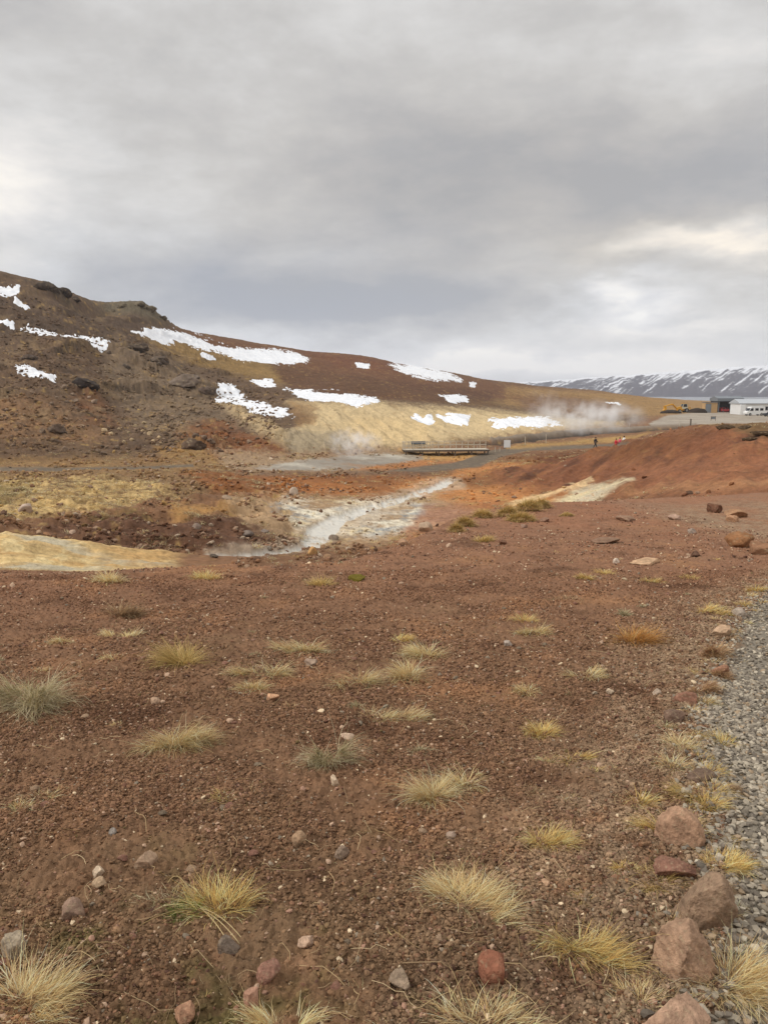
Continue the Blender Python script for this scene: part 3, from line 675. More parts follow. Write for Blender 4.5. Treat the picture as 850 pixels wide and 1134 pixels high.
for a in [
 (44, 320, 16, 7, 'dark crag on the skyline, left end of the crag row'), (57, 323, 15, 7, 'dark crag on the skyline, second from the left end'), (70, 326, 17, 8, 'largest dark crag on the skyline, right in the crag row'), (82, 332, 10, 5, 'small dark crag trailing right of the crag row'),
 (121, 345, 14, 6, 'olive grey crag at the left foot of the skyline knoll'), (136, 341, 14, 6, 'olive grey crag on the left shoulder of the skyline knoll'), (152, 338, 15, 6, 'olive grey crag on top of the skyline knoll'), (166, 343, 13, 5, 'olive grey crag on the right shoulder of the skyline knoll'), (180, 353, 9, 4, 'olive grey crag at the right foot of the skyline knoll'),
]: rock(a[0], a[1], a[2], a[3], (70, 60, 52) if a[0] < 100 else (104, 94, 78), a[4], 'crag', 'crags on the skyline', 'crag', 4, depth=.9, sink=.6, rough=.3, cuts=6)
for a in [
 (92, 428, 30, 11, (58, 50, 46), 'black overhanging outcrop right of the broken snow remnant'), (200, 428, 40, 15, (112, 98, 86), 'broad grey outcrop high on the scree right of the middle'), (228, 436, 24, 9, (96, 82, 72), 'grey outcrop stepping down right of the broad grey one'),
 (150, 388, 26, 8, (84, 72, 62), 'dark outcrop ledge below the left tip of the longest snow band'), (176, 402, 22, 8, (92, 80, 70), 'dark ledge between the longest snow band and the broad grey outcrop'), (215, 498, 34, 13, (88, 72, 60), 'dark shaded outcrop at the foot of the scree beside the rust slope'),
 (60, 478, 22, 8, (98, 82, 70), 'brown outcrop low on the far left of the scree'), (30, 398, 20, 6, (80, 68, 60), 'dark ledge above the broken snow remnant'),
]: rock(*a, 'outcrop', 'outcrops on the scree slope', 'rock_outcrop', 4, depth=.9, sink=.5, rough=.35, cuts=6)
# loose stones on the near soil that nothing tells apart
G5 = 'loose stones in the red soil'
protos = {}
for key, rgb in (('tan', (182, 152, 124)), ('pink', (158, 116, 98)), ('grey', (144, 126, 106))):
    for q in range(4):
        v, f = rock_verts(3, 900 + q * 31 + len(key), 9, .14); protos[key, q] = np_mesh('stone', v * [1, .85, .7], f, M_rock, rock_tone(v, rgb, 300 + q * 7, 3), link=False).data
placed = []
for i in range(105):
    while True:
        D = 2.0 + 6.5 * random.random() ** 1.3; x = random.uniform(-.62, .5) * D
        if float(path_side(np.array([x]), np.array([D]))[0]) < -.1: break
    key = random.choices(['tan', 'pink', 'grey'], [3, 3, 2])[0]
    o = bpy.data.objects.new('stone', protos[key, random.randrange(4)]); COL.objects.link(o)
    s = random.uniform(.009, .026) * (1.15 if D > 4 else 1); o.scale = (s * random.uniform(.8, 1.3), s, s * random.uniform(.7, 1)); o.rotation_euler = (random.uniform(-.3, .3), random.uniform(-.3, .3), random.uniform(0, 6.3))
    o.location = (x, D, float(height(x, D)) + s * .25)
    tag(o, {'tan': 'small loose tan stone half sunk in the red soil', 'pink': 'small loose pinkish stone half sunk in the red soil', 'grey': 'small loose grey stone half sunk in the red soil'}[key], 'stone', G5)

# gravel and crumbs: nobody could count them
def scatter(name, n, xy, size, rgbs, weights, sub=1, flatten=.7, sink=.3, mat=M_pebble, jitter=.22, nproto=14, local=0.0):
    pr_ = [rock_verts(sub, 40 + q, 6, .12)[0] for q in range(nproto)]; f0 = ICO[sub][1]; nv = len(pr_[0])
    x, y = xy; n = len(x); z = height(x, y)
    which = rng.integers(0, nproto, n); ang = rng.uniform(0, 2 * math.pi, n); sx = size * rng.uniform(.75, 1.35, n); sy = size * rng.uniform(.7, 1.2, n); sz = size * flatten * rng.uniform(.7, 1.2, n)
    P_ = np.array(pr_)[which]                                                 # n, nv, 3
    tx, ty = rng.uniform(-.4, .4, n), rng.uniform(-.4, .4, n)
    p = P_ * np.stack([sx, sy, sz], 1)[:, None]
    p[..., 2] += p[..., 0] * tx[:, None] + p[..., 1] * ty[:, None]
    c_, s_ = np.cos(ang)[:, None], np.sin(ang)[:, None]
    q = np.stack([p[..., 0] * c_ - p[..., 1] * s_, p[..., 0] * s_ + p[..., 1] * c_, p[..., 2]], -1)
    q += np.stack([x, y, z + sz * (1 - 2 * sink)], 1)[:, None]
    col = lin(np.array(rgbs))[rng.choice(len(rgbs), n, p=np.array(weights) / sum(weights))] * rng.uniform(1 - jitter, 1 + jitter, (n, 1))
    if local:
        fi, fj = gfrac(x, y); lc = base[np.rint(fi).astype(int), np.rint(fj).astype(int)] * rng.uniform(.72, 1.38, (n, 1)); lk = (rng.uniform(0, 1, n) < local)[:, None]; col = np.where(lk, lc, col)
    F_ = (f0[None] + (np.arange(n) * nv)[:, None, None]).reshape(-1, 3)
    return tag(np_mesh(name, q.reshape(-1, 3), F_, mat, np.repeat(np.clip(col, .01, .85), nv, 0), smooth=False if sub == 1 else True), kind='stuff')
def wedge(n, d0, d1, a0=-.66, a1=.66):
    D = np.sqrt(rng.uniform(d0 ** 2, d1 ** 2, n)); return rng.uniform(a0, a1, n) * D, D
SOILC = [(106, 75, 59), (84, 60, 48), (132, 98, 76), (172, 144, 120), (152, 118, 98), (140, 126, 108), (206, 184, 152)]
def soilscatter(n, d0, d1, s0, s1, wts, sub=1, keep=None):
    x, y = wedge(n, d0, d1); s_ = path_side(x, y); r_ = np.hypot(x, y); k = (s_ < -.02) & (r_ < np.interp(np.arctan2(x, y), ct, cr) + .6)
    k &= rng.uniform(0, 1, n) < np.clip(.5 + 1.7 * fbm(x / .7, y / .7, 3, 88) + .8 * sstep(-1.5, -.2, s_), .08, 1)
    x, y = x[k], y[k]; size = s0 * (s1 / s0) ** (rng.uniform(0, 1, len(x)) ** 2.2)
    return (x, y), size
allxy, alls = [], []
for n, d0, d1, s0, s1 in ((80000, 1.6, 4.4, .0032, .0085), (75000, 1.6, 7.5, .0045, .014), (42000, 4, 14, .007, .022), (16000, 8, 27, .012, .036)):
    xy, sz_ = soilscatter(n, d0, d1, s0, s1, None); allxy.append(np.array(xy)); alls.append(sz_)
xy = np.concatenate(allxy, 1); sz_ = np.concatenate(alls)
scatter('soil_gravel', 0, (xy[0], xy[1]), sz_, SOILC, [20, 12, 20, 16, 14, 7, 7], local=.45)
xy2, sz2 = [], []
for n, d0, d1, s0, s1 in ((170000, 1.6, 5.0, .0045, .011), (110000, 4.5, 9.5, .006, .015)):
    q, z_ = soilscatter(n, d0, d1, s0, s1, None); xy2.append(np.array(q)); sz2.append(z_)
xy2 = np.concatenate(xy2, 1)
scatter('soil_crumbs', 0, (xy2[0], xy2[1]), np.concatenate(sz2), [(113, 81, 58), (92, 66, 48), (128, 93, 67), (100, 84, 54)], [40, 30, 22, 8], flatten=.85, sink=.25, local=.9)
# pebbles of the walking path
gx, gy = [], []
for n, d0, d1 in ((26000, 1.7, 5.0), (15000, 5.0, 9.8)):
    y = np.sqrt(rng.uniform(d0 ** 2, d1 ** 2, n)); e = np.array([pe[0, 0] * 0 + 0.0]); x0 = -path_side(np.zeros(n), y)
    u = rng.uniform(-.16, 2.1, n) ; x = x0 + np.where(u < 0, -np.abs(rng.normal(0, .09, n)), u); k = (x / y < .72) & (np.hypot(x, y) < np.interp(np.arctan2(x, y), ct, cr) - .4); gx.append(x[k]); gy.append(y[k])
gx, gy = np.concatenate(gx), np.concatenate(gy)
scatter('path_gravel', 0, (gx, gy), .0085 + .012 * rng.uniform(0, 1, len(gx)) ** 1.5, [(154, 143, 126), (132, 122, 108), (110, 101, 90), (176, 165, 146), (150, 130, 106)], [30, 26, 20, 16, 8], flatten=.62, sink=.22)
# scree on the hill and rubble in the valley
def ground_pick(n, mask, minr, maxr):
    m = mask * inview * (RR > minr) * (RR < maxr) * RR; pr_ = (m / m.sum()).ravel(); k = rng.choice(pr_.size, n, p=pr_)
    return X.ravel()[k] + rng.normal(0, .2, n), Y.ravel()[k] + rng.normal(0, .3, n)
sc = ground_pick(26000, HILL * ROCKY * sstep(-.1, .4, blot2 + .4 * wn1), 88, 240)
scatter('scree', 0, sc, .07 + .42 * rng.uniform(0, 1, 26000) ** 6, [(108, 90, 74), (128, 108, 90), (98, 80, 66), (156, 138, 116)], [30, 25, 20, 5], flatten=.7, mat=M_rock, local=.7)
vr = ground_pick(16000, w * (1 - .75 * g) * (1 - HILL) * (1 - .96 * MOUND) * (1 - .8 * sstep(400, 470, PX)) * (1 - STREAM) * (1 - .85 * mn) * (1 - np.maximum(flat, CLAY)) * sstep(-.05, .4, blot2), 40, 120)
scatter('valley_rubble', 0, vr, .05 + .26 * rng.uniform(0, 1, 16000) ** 5, [(128, 96, 74), (150, 124, 102), (104, 80, 64), (176, 156, 134)], [30, 24, 20, 8], mat=M_rock, local=.65)

# ------------------------------------------------------------------ grass
M_grass = attr_mat('dry grass', .75, .12, 30, 0, .25, rnd=.05, trans=.35)
PAL = dict(straw=[(224, 200, 152), (206, 178, 126), (236, 218, 178), (180, 148, 106), (216, 190, 138)],
           yellow=[(222, 194, 128), (206, 172, 106), (234, 212, 158), (182, 148, 94), (204, 176, 110)],
           olive=[(176, 152, 92), (196, 168, 108), (150, 130, 78), (216, 188, 130), (202, 172, 114)],
           orange=[(196, 146, 80), (180, 126, 64), (210, 170, 106), (160, 112, 60), (190, 150, 92)],
           grey=[(188, 176, 144), (206, 192, 160), (164, 152, 120), (176, 162, 124), (150, 142, 104)],
           brown=[(150, 122, 92), (170, 142, 108), (126, 100, 76), (184, 160, 124)],
           heath=[(176, 138, 104), (160, 126, 96), (192, 160, 122), (140, 108, 84), (200, 172, 128)],
           green=[(92, 112, 46), (112, 128, 58), (80, 96, 42)])
def blades(n, rx, ry, h, pal, spread=1.0, wid=.0022, droop=.9, short=.3, dome=0.0, seg=4, r_=None, lean=(0, 0), clump=0, rot=0.0, plain_=0):
    r_ = r_ or rng
    if clump:
        cen = np.stack([r_.uniform(-.85, .85, clump) * rx, r_.uniform(-.8, .8, clump) * ry], 1); w_ = r_.integers(0, clump, n)
        rr = np.sqrt(r_.uniform(0, 1, n)) * .42; a = r_.uniform(0, 2 * math.pi, n)
        bx = cen[w_, 0] + rr * rx * np.cos(a); by = cen[w_, 1] + rr * max(ry, .4 * rx) * np.sin(a)
        rr = np.clip(rr * 2.2 + .25 * np.hypot(cen[w_, 0] / rx, cen[w_, 1] / max(ry, 1e-4)), 0, 1); hs = r_.uniform(.65, 1.15, clump)[w_]
    else:
        rr = np.sqrt(r_.uniform(0, 1, n)); a = r_.uniform(0, 2 * math.pi, n); bx = rr * np.cos(a) * rx; by = rr * np.sin(a) * ry; hs = 1.0
    az = np.arctan2(by + r_.normal(0, .35, n) * ry + lean[1] * ry, bx + r_.normal(0, .35, n) * rx + lean[0] * rx)
    tilt = np.clip(spread * (.12 + .75 * rr * r_.uniform(.4, 1.3, n)) + np.abs(r_.normal(0, .30, n)), 0, 1.5); curl = r_.normal(0, .55, n)
    L = h * hs * np.exp(r_.normal(-.05, .2, n)); sh = r_.uniform(0, 1, n) < short; L = np.where(sh, L * .45, L); tilt = np.where(sh, tilt * 1.3, tilt)
    dr = droop * r_.uniform(.2, 1.2, n); k = np.arange(seg + 1) / seg
    if rot: bx, by = bx * math.cos(rot) - by * math.sin(rot), bx * math.sin(rot) + by * math.cos(rot)
    pts = [np.stack([bx, by, dome * h * np.sqrt(np.maximum(0, 1 - rr ** 2)) - .012], 1)]
    for q in range(seg):
        t_ = np.minimum(tilt + dr * (k[q] ** 1.3) * L / max(h, .01), 2.0); az_ = az + curl * k[q] * 1.6
        pts.append(pts[-1] + (L / seg)[:, None] * np.stack([np.sin(t_) * np.cos(az_), np.sin(t_) * np.sin(az_), np.cos(t_)], 1))
    pts = np.array(pts).transpose(1, 0, 2)                                    # n, seg+1, 3
    tw = az + math.pi / 2 + r_.normal(0, .6, n); side = np.stack([np.cos(tw), np.sin(tw), np.zeros(n)], 1)
    wd = (wid * r_.uniform(.7, 1.3, n))[:, None] * (1 - .85 * k ** 1.5)[None]
    Lf = pts - side[:, None] * wd[..., None] * .5; Rt = pts + side[:, None] * wd[..., None] * .5
    v = np.stack([Lf, Rt], 2).reshape(n, -1, 3); nv = 2 * (seg + 1)
    fq = np.array([[2 * q, 2 * q + 1, 2 * q + 3, 2 * q + 2] for q in range(seg)])
    F_ = (fq[None] + (np.arange(n) * nv)[:, None, None]).reshape(-1, 4)
    col = lin(np.array(PAL[pal]))[r_.integers(0, len(PAL[pal]), n)] * r_.uniform(.92, 1.38, (n, 1))
    return v.reshape(-1, 3), F_, np.repeat(np.clip(col, 0, .8), nv, 0)
def join(parts):
    vs, fs, cs, o = [], [], [], 0
    for v, f, c in parts: vs.append(v); fs.append(f + o); cs.append(c); o += len(v)
    return np.concatenate(vs), np.concatenate(fs), np.concatenate(cs)
G6 = 'grass tufts on the red soil'
def tuft(px, py, wpx, hpx, pal, label, group=G6, dens=1.0, name='grass_tuft', cat='grass tuft', asp=.7, **kw):
    p = at(px, py); s = (p - Vector((0, 0, EYE))).length / F; kf = 1.0 if (wpx > 95 or px > 610 or kw.pop('plain_', 0)) else (1.2 if wpx > 60 else 1.4); dens *= 1.0 + 1.6 * (kf - 1); rx = wpx * s * .46 * (1 + (kf - 1) * .6); h = hpx * s * .72 * kf
    n = int(np.clip((80 + 11 * wpx + .12 * wpx * hpx) * dens, 70, 2600)); wid = max(.0019, s * .52)
    kw.setdefault('clump', 0 if wpx < 36 else int(3 + wpx / 18)); kw.setdefault('lean', (random.uniform(-.5, .6), random.uniform(-.9, .2))); kw.setdefault('spread', 1.3); kw.setdefault('droop', 1.15); kw.setdefault('short', .42)
    if pal == 'grey': kw.setdefault('dome', .45); kw['short'] = .6
    if pal == 'orange': kw['clump'] = 0
    ps_ = [blades(n, rx * .72, rx * .72 * asp, h, pal, wid=wid, **kw)]
    if pal in ('straw', 'yellow', 'orange') and wpx > 36: ps_.append(blades(n // 2, rx * .85, rx * .85 * asp, h * .4, 'brown', spread=1.6, wid=wid, short=.2, rot=kw.get('rot', 0)))
    v, f, c = join(ps_)
    # keep the tuft's foot on the uneven soil
    o = np_mesh(name, v, f, M_grass, c, smooth=False); o.location = (p.x, p.y + rx * .5 * asp, float(height(p.x, p.y + rx * .5 * asp)))
    return tag(o, label, cat, group)
for a in [
 (200, 828, 84, 40, 'straw', 'wide straw tuft with blades fanning to both sides, left of the middle'),
 (14, 792, 78, 46, 'grey', 'grey green bushy clump at the left border, the largest grey one'),
 (209, 737, 46, 36, 'olive', 'upright olive green tuft with straw tips'),
 (332, 722, 52, 24, 'straw', 'low double straw tuft between the olive one and the middle group'),
 (289, 745, 58, 22, 'straw', 'low spread straw tuft right below the olive upright one'),
 (279, 764, 32, 16, 'straw', 'small straw tuft touching the low spread one from below'),
 (392, 759, 40, 26, 'straw', 'straw tuft leaning right above the long low one'),
 (431, 797, 78, 28, 'straw', 'long low straw tuft with trailing stalks in the middle of the soil'),
 (470, 727, 44, 22, 'straw', 'back tuft of the middle group, loose pale blades'),
 (450, 751, 40, 26, 'straw', 'front tuft of the middle group, neat and dense'),
 (446, 711, 20, 12, 'yellow', 'small yellowish tuft behind the middle group'),
 (368, 848, 42, 32, 'grey', 'grey green twiggy clump alone in the middle'),
 (476, 888, 50, 38, 'straw', 'round dense straw tuft, larger of a touching pair'),
 (511, 871, 26, 26, 'straw', 'round straw tuft, smaller of a touching pair'),
 (590, 703, 38, 16, 'straw', 'pale flat tuft in front of a tiny yellow one'),
 (581, 687, 24, 13, 'yellow', 'tiny yellow tuft behind the pale flat one'),
 (706, 711, 46, 40, 'orange', 'orange brown tuft, the tallest on the right of the soil'),
 (650, 752, 48, 24, 'straw', 'straw tuft fallen over to the left of a dark hollow'),
 (583, 767, 20, 14, 'straw', 'lone little straw tuft between the middle group and the fallen one'),
 (601, 814, 28, 18, 'yellow', 'thin pale yellow tuft leaning to the right'),
 (638, 842, 38, 20, 'yellow', 'sparse yellow tuft in dark gravel'),
 (660, 856, 28, 12, 'yellow', 'flat yellow tuft just below the sparse one'),
 (609, 846, 24, 12, 'straw', 'flat pale tuft left of the sparse yellow one'),
 (516, 1008, 108, 62, 'straw', 'largest straw tuft, a broad pale crest of arching blades'),
 (648, 1058, 88, 62, 'yellow', 'yellow tuft curving down around a bare hollow'),
 (22, 1126, 96, 66, 'straw', 'thick straw tuft filling the lower left corner'),
 (548, 1160, 130, 56, 'straw', 'broad straw tuft cut off below the red stone'),
 (310, 1150, 66, 32, 'straw', 'top of a straw tuft showing at the lower border'),
 (745, 926, 52, 46, 'yellow', 'soft yellow tuft standing in front of the half hidden boulder'),
 (605, 937, 44, 26, 'yellow', 'rounded golden tuft in gravel above the hollow one'),
 (712, 892, 34, 24, 'yellow', 'dense golden tuft left of the half hidden boulder'),
 (728, 985, 60, 34, 'olive', 'greenish yellow tuft spread left of the flat dark red rock'),
 (692, 966, 30, 14, 'yellow', 'faint golden tuft behind the greenish one'),
 (800, 962, 52, 28, 'yellow', 'spiky yellow tuft growing into the path gravel'),
 (652, 998, 40, 14, 'yellow', 'low golden tuft above the hollow one'),
 (818, 1108, 84, 70, 'straw', 'tall pale grass growing from the path gravel below the boulders'),
 (712, 1112, 60, 30, 'straw', 'thin spread of long blades left of the rounded pink boulders'),
 (778, 888, 60, 36, 'olive', 'spiky greenish tuft on the path edge above the half hidden boulder'),
 (812, 1010, 22, 18, 'straw', 'small straw sprig on the path right of the pitted boulder'),
 (632, 886, 28, 11, 'straw', 'small pale sprig above the golden tuft'),
 (245, 887, 24, 13, 'yellow', 'small yellowish sprig alone on bare soil'),
 (45, 882, 36, 14, 'straw', 'small straw sprig on the left, wider of two'),
 (20, 898, 22, 12, 'straw', 'small straw sprig at the left, narrower of two'),
 (132, 683, 52, 22, 'brown', 'brown withered clump, broadest on the far left soil'),
 (118, 645, 44, 18, 'straw', 'far straw tuft with long thin tips near the sulphur spur'),
 (226, 642, 28, 14, 'yellow', 'far pale tuft on the brink where the soil turns orange'),
 (354, 649, 24, 14, 'olive', 'far tuft with long tips left of the moss cushion'),
 (130, 707, 38, 12, 'straw', 'sparse straw tuft below the brown withered clump'),
 (65, 712, 20, 10, 'straw', 'tiny sprig on the far left soil'),
 (122, 730, 22, 9, 'straw', 'tiny sprig left of the olive upright tuft'),
 (648, 641, 22, 14, 'yellow', 'far yellow tuft left of the long cream slab'),
 (670, 636, 20, 14, 'yellow', 'far yellow tuft touching the long cream slab'),
 (723, 645, 28, 14, 'yellow', 'far yellow tuft below the long cream slab'),
 (628, 667, 60, 13, 'brown', 'flat brownish mat of withered grass on the right'),
 (785, 681, 50, 18, 'yellow', 'low golden mat of grass at the bend of the path edge'),
 (692, 683, 16, 12, 'grey', 'small dark twiggy sprig behind the orange tuft'),
 (838, 655, 20, 14, 'yellow', 'bright tuft at the far end of the path'),
 (765, 641, 26, 10, 'olive', 'thin greenish sprig above the path end'),
 (536, 600, 22, 10, 'olive', 'dark olive tuft on the shelf edge above the stream'),
 (757, 828, 46, 32, 'straw', 'loose straw blades at the path edge below a brown buried rock'),
 (800, 826, 30, 24, 'yellow', 'yellow tuft leaning over the path gravel'),
 (746, 852, 24, 28, 'straw', 'narrow pale sprig left of the flat dark rock'),
 (786, 858, 26, 24, 'yellow', 'short yellow tuft above the spiky greenish one'),
 (738, 808, 30, 14, 'straw', 'sprawled thin straw left of the path beside the buried rock'),
]:
    ex = {516: dict(rot=-.55, asp=.4), 648: dict(rot=-.75, asp=.42), 200: dict(asp=.4), 431: dict(asp=.35), 332: dict(asp=.35), 289: dict(asp=.35)}.get(a[0], {})
    tuft(*a[:5], a[5], **ex)
for a in [
 (794, 731, 48, 20, 'straw cushion highest of three on the path edge'),
 (782, 771, 42, 18, 'straw cushion lowest of three on the path edge, spilling onto gravel'),
 (798, 752, 30, 12, 'straw cushion wrapped around the smooth reddish stone'),
]: tuft(a[0], a[1], a[2], a[3], 'heath', a[4], 'grass cushions on the path edge', dens=1.5, name='grass_cushion', cat='grass cushion', dome=.6, spread=1.5)
for i in range(30):
    y_ = 2.2 + 6.2 * (i + random.random()) / 30; x_ = -float(path_side(np.zeros(1), np.array([y_]))[0]) + random.uniform(-.28, .06)
    qx, qy = project(x_, y_, float(height(x_, y_))); sc__ = F / y_
    tuft(float(qx), float(qy), random.uniform(.06, .16) * sc__, random.uniform(.05, .09) * sc__, random.choice(['straw', 'yellow', 'straw', 'olive', 'brown']), 'small ragged grass tuft in the row along the gravel path edge', 'small tufts along the path edge', clump=0, plain_=1)
for i in range(46):
    y_ = 2.6 + 9 * random.random() ** 1.2; x_ = random.uniform(-.55, .45) * y_
    if float(path_side(np.array([x_]), np.array([y_]))[0]) > -.35: continue
    qx, qy = project(x_, y_, float(height(x_, y_))); sc__ = F / y_
    tuft(float(qx), float(qy), random.uniform(.05, .15) * sc__, random.uniform(.03, .07) * sc__, random.choice(['straw', 'straw', 'brown', 'grey', 'yellow']), 'hand sized sparse grass sprig on the open red soil', 'small sprigs on the open soil', clump=0, dens=.6, plain_=1)
# hummocks on the brink
for a in [(562, 572, 24, 9, 'olive tan grass hummock on the brink, left of the taller pair'), (585, 566, 26, 10, 'tallest tan grass hummock on the brink'), (600, 563, 18, 9, 'tan grass hummock right of the tallest one on the brink'),
          (578, 578, 34, 8, 'low tan grass hummock in front of the tallest one'), (516, 583, 20, 9, 'grass hummock left end of the brink row'), (535, 574, 22, 8, 'grass hummock second from the left end of the brink row'),
          (628, 572, 20, 5, 'flat dark hummock right of the brink row'), (506, 589, 16, 8, 'small hummock below the left end of the brink row')]:
    tuft(a[0], a[1], a[2], a[3], 'olive', a[4], 'grass hummocks on the shelf edge', dens=2.2, name='grass_hummock', cat='grass hummock', dome=.7, spread=1.5, short=.5)
# moss cushion
p = at(395, 643); v, f = rock_verts(4, 77, 3, .16); s = (p - Vector((0, 0, EYE))).length / F; v = v * [11 * s, 9 * s, 8 * s]
o = np_mesh('moss_cushion', v, f, attr_mat('moss', 1, .4, 60, .012), np.tile(lin((104, 92, 34)), (len(v), 1)) * rng.uniform(.7, 1.3, (len(v), 1))); o.location = p
tag(o, 'single olive moss cushion like a green stone on the far soil', 'moss')
# the tuft with a green heart and bent stalks
p = at(222, 1016); s = (p - Vector((0, 0, EYE))).length / F
root = tag(empty('grass_tuft', (p.x, p.y + .04, p.z)), 'straw tuft with a green heart and long pale stalks bent to the soil', 'grass tuft', G6)
def tuft_part(name, q, shift=(0, 0, 0)): return np_mesh(name, q[0] + np.array(shift), q[1], M_grass, q[2], root, False)
tuft_part('dry_blades', blades(700, .085, .055, .12, 'yellow'), (.05, .02, 0))
tuft_part('green_blades', blades(330, .035, .03, .07, 'green', wid=.002), (-.05, -.02, 0))
tuft_part('twiggy_mat', blades(300, .13, .06, .05, 'grey', spread=1.6), (-.13, .05, 0))
def stalk_geo(pts, wid, rgb):
    pts = np.array(pts, float); d = np.gradient(pts, axis=0); sd = np.cross(d, [0, 0, 1.0]); sd /= np.linalg.norm(sd, axis=1)[:, None] + 1e-9; up = np.cross(sd, d); up /= np.linalg.norm(up, axis=1)[:, None] + 1e-9
    n = len(pts); v = np.concatenate([pts + sd * wid, pts - sd * wid * .5 + up * wid * .87, pts - sd * wid * .5 - up * wid * .87]); f = []
    for k_ in range(n - 1):
        for q in range(3): a, b = q * n + k_, ((q + 1) % 3) * n + k_; f.append([a, b, b + 1, a + 1])
    return v, np.array(f), np.tile(lin(rgb), (len(v), 1))
for (x0, y0, x1, y1, hh) in ((-.02, 0, .17, -.16, .03), (-.01, 0, .14, -.20, .02), (0, -.01, .19, -.22, .025), (-.02, 0, -.12, .05, .09), (-.03, .01, -.16, .14, .07), (-.03, 0, -.2, -.1, .02)):
    t_ = np.linspace(0, 1, 9); pts = np.stack([x0 + (x1 - x0) * t_, y0 + (y1 - y0) * t_, .005 + hh * 4 * t_ * (1 - t_) * .9], 1)
    q = stalk_geo(pts, .0016, (206, 184, 138)); np_mesh('stalk', *q[:2], M_grass, q[2], root, False)
# short dead sprigs and loose stalks lying all over: uncountable
parts = []
for i in range(1300):
    D = 1.8 + 11 * random.random() ** 1.5; x = random.uniform(-.64, .6) * D; sd_ = float(path_side(np.array([x]), np.array([D]))[0])
    if sd_ > .12: continue
    if random.random() > .22 + .7 * math.exp(sd_ / .8): continue
    q = blades(random.randint(8, 34), random.uniform(.015, .06), .03, random.uniform(.012, .042), random.choice(['straw', 'straw', 'brown', 'yellow', 'grey']), wid=max(.0016, D / F * .5), spread=1.5, seg=3)
    parts.append((q[0] + [x, D, float(height(x, D))], q[1], q[2]))
for i in range(520):
    D = 1.8 + 5 * random.random() ** 1.3; x = random.uniform(-.64, .52) * D; a = random.uniform(0, 6.28); L = random.uniform(.04, .2)
    t_ = np.linspace(0, 1, 6); bx = x + np.cos(a) * L * t_ + .01 * np.sin(t_ * 5 + a); by = D + np.sin(a) * L * t_
    pts = np.stack([bx, by, height(bx, by) + .006 + .012 * np.sin(t_ * 3.1)], 1); parts.append(stalk_geo(pts, random.uniform(.0008, .0014), random.choice([(196, 170, 128), (170, 144, 110), (212, 190, 150)])))
v, f, c = join(parts); tag(np_mesh('dead_grass', v, f, M_grass, c, smooth=False), kind='stuff')
# grass cover on the valley floor and the lower hill
gp = ground_pick(9000, w * (1 - flat) * (1 - CLAY) * (1 - MOUND) * (1 - sul) * (1 - mn) * (1 - spur) * (1 - .75 * HILL) * sstep(.0, .45, FB(X / 3, Y / 4, 4, 65, .65) + .5 * g), 42, 150)
parts = []
protog = [blades(34, .26, .22, .2, pl, wid=.03, spread=1.4, seg=2) for pl in ('straw', 'straw', 'brown', 'brown')]
for x, y in zip(*gp):
    q = protog[random.randrange(4)]; k_ = random.uniform(.6, 1.5); a = random.uniform(0, 6.28); c_, s_ = math.cos(a), math.sin(a)
    vv = q[0] * k_; parts.append((np.stack([vv[:, 0] * c_ - vv[:, 1] * s_ + x, vv[:, 0] * s_ + vv[:, 1] * c_ + y, vv[:, 2] + float(height(x, y)) - .03], 1), q[1], q[2] * .85))
v, f, c = join(parts); tag(np_mesh('moor_grass', v, f, M_grass, c, smooth=False), kind='stuff')
#@@PART3
# ------------------------------------------------------------------ lake and far mountain
def sheet(name, pts, mat, kind='structure'):
    return tag(np_mesh(name, pts, [list(range(len(pts)))], mat), kind=kind)
T = NT_('lake water'); co_ = T.n('TexCoord').outputs['Object']
b_ = T.n('Bump', {'Height': T.noise(co_, .12, 4, .6).outputs[0], 'Distance': .6, 'Strength': .25}).outputs[0]
M_lake = T.out(T.n('BsdfPrincipled', {'Base Color': (.12, .14, .17, 1), 'Roughness': .25, 'Normal': b_}).outputs[0])
sheet('lake_water', [(-9000, 1150, -18.6), (9000, 1150, -18.6), (9000, 8500, -18.6), (-9000, 8500, -18.6)], M_lake)
# mountain across the lake
mt = np.radians(np.linspace(-20, 62, 900)); mr = np.linspace(2500, 5200, 260); MR, MT = np.meshgrid(mr, mt, indexing='ij')
MX, MY = MR * np.sin(MT), MR * np.cos(MT); mpx = CX + F * np.tan(MT)
skyl = np.interp(mpx, [0, 400, 560, 600, 660, 720, 780, 850, 1000, 1600], [428, 427, 425, 422.5, 418, 413.5, 409, 404.5, 400, 396])
top = slope_at(skyl) * 3500 * np.cos(MT) + EYE
u = np.clip((MR - 2520 - 60 * fbm(MX / 500, MY / 500, 3, 81)) / 980, 0, 1.6)
prof = np.where(u < 1, u ** 1.15 * (1 - .0 * u), 1 - .02 * (u - 1))
MZ = -19 + (top + 19) * prof
MZ += np.minimum(u, 1) * (1.15 - np.minimum(u, 1)) * (26 * ridged(MT * 60, MR / 900 + .6 * MT * 20, 3, 82) + 9 * fbm(MX / 90, MY / 90, 4, 83, .6)) + u * 3 * fbm(MX / 60, MY / 60, 3, 84)
ridge_n = ridged(MT * 60 + .15, MR / 900 + .6 * MT * 20, 3, 82)
streak = fbm(MT * 230 - (MR - 2500) / 900 * 9.5, MR / 800, 4, 85, .66) + .65 * fbm(MT * 55 - (MR - 2500) / 900, MR / 260, 4, 86, .6) - .12 * ridge_n
snowc = .85 * sstep(.04, .26, streak + .42 * (np.minimum(u, 1) - .5) + .55 * sstep(.86, .97, u)) * sstep(.04, .2, u)
mc = lin((74, 73, 82))[None, None] * (1 + .3 * fbm(MX / 60, MY / 60, 4, 87, .6))[..., None]
mc = mc * (1 - snowc[..., None]) + np.array([.78, .8, .84]) * snowc[..., None]
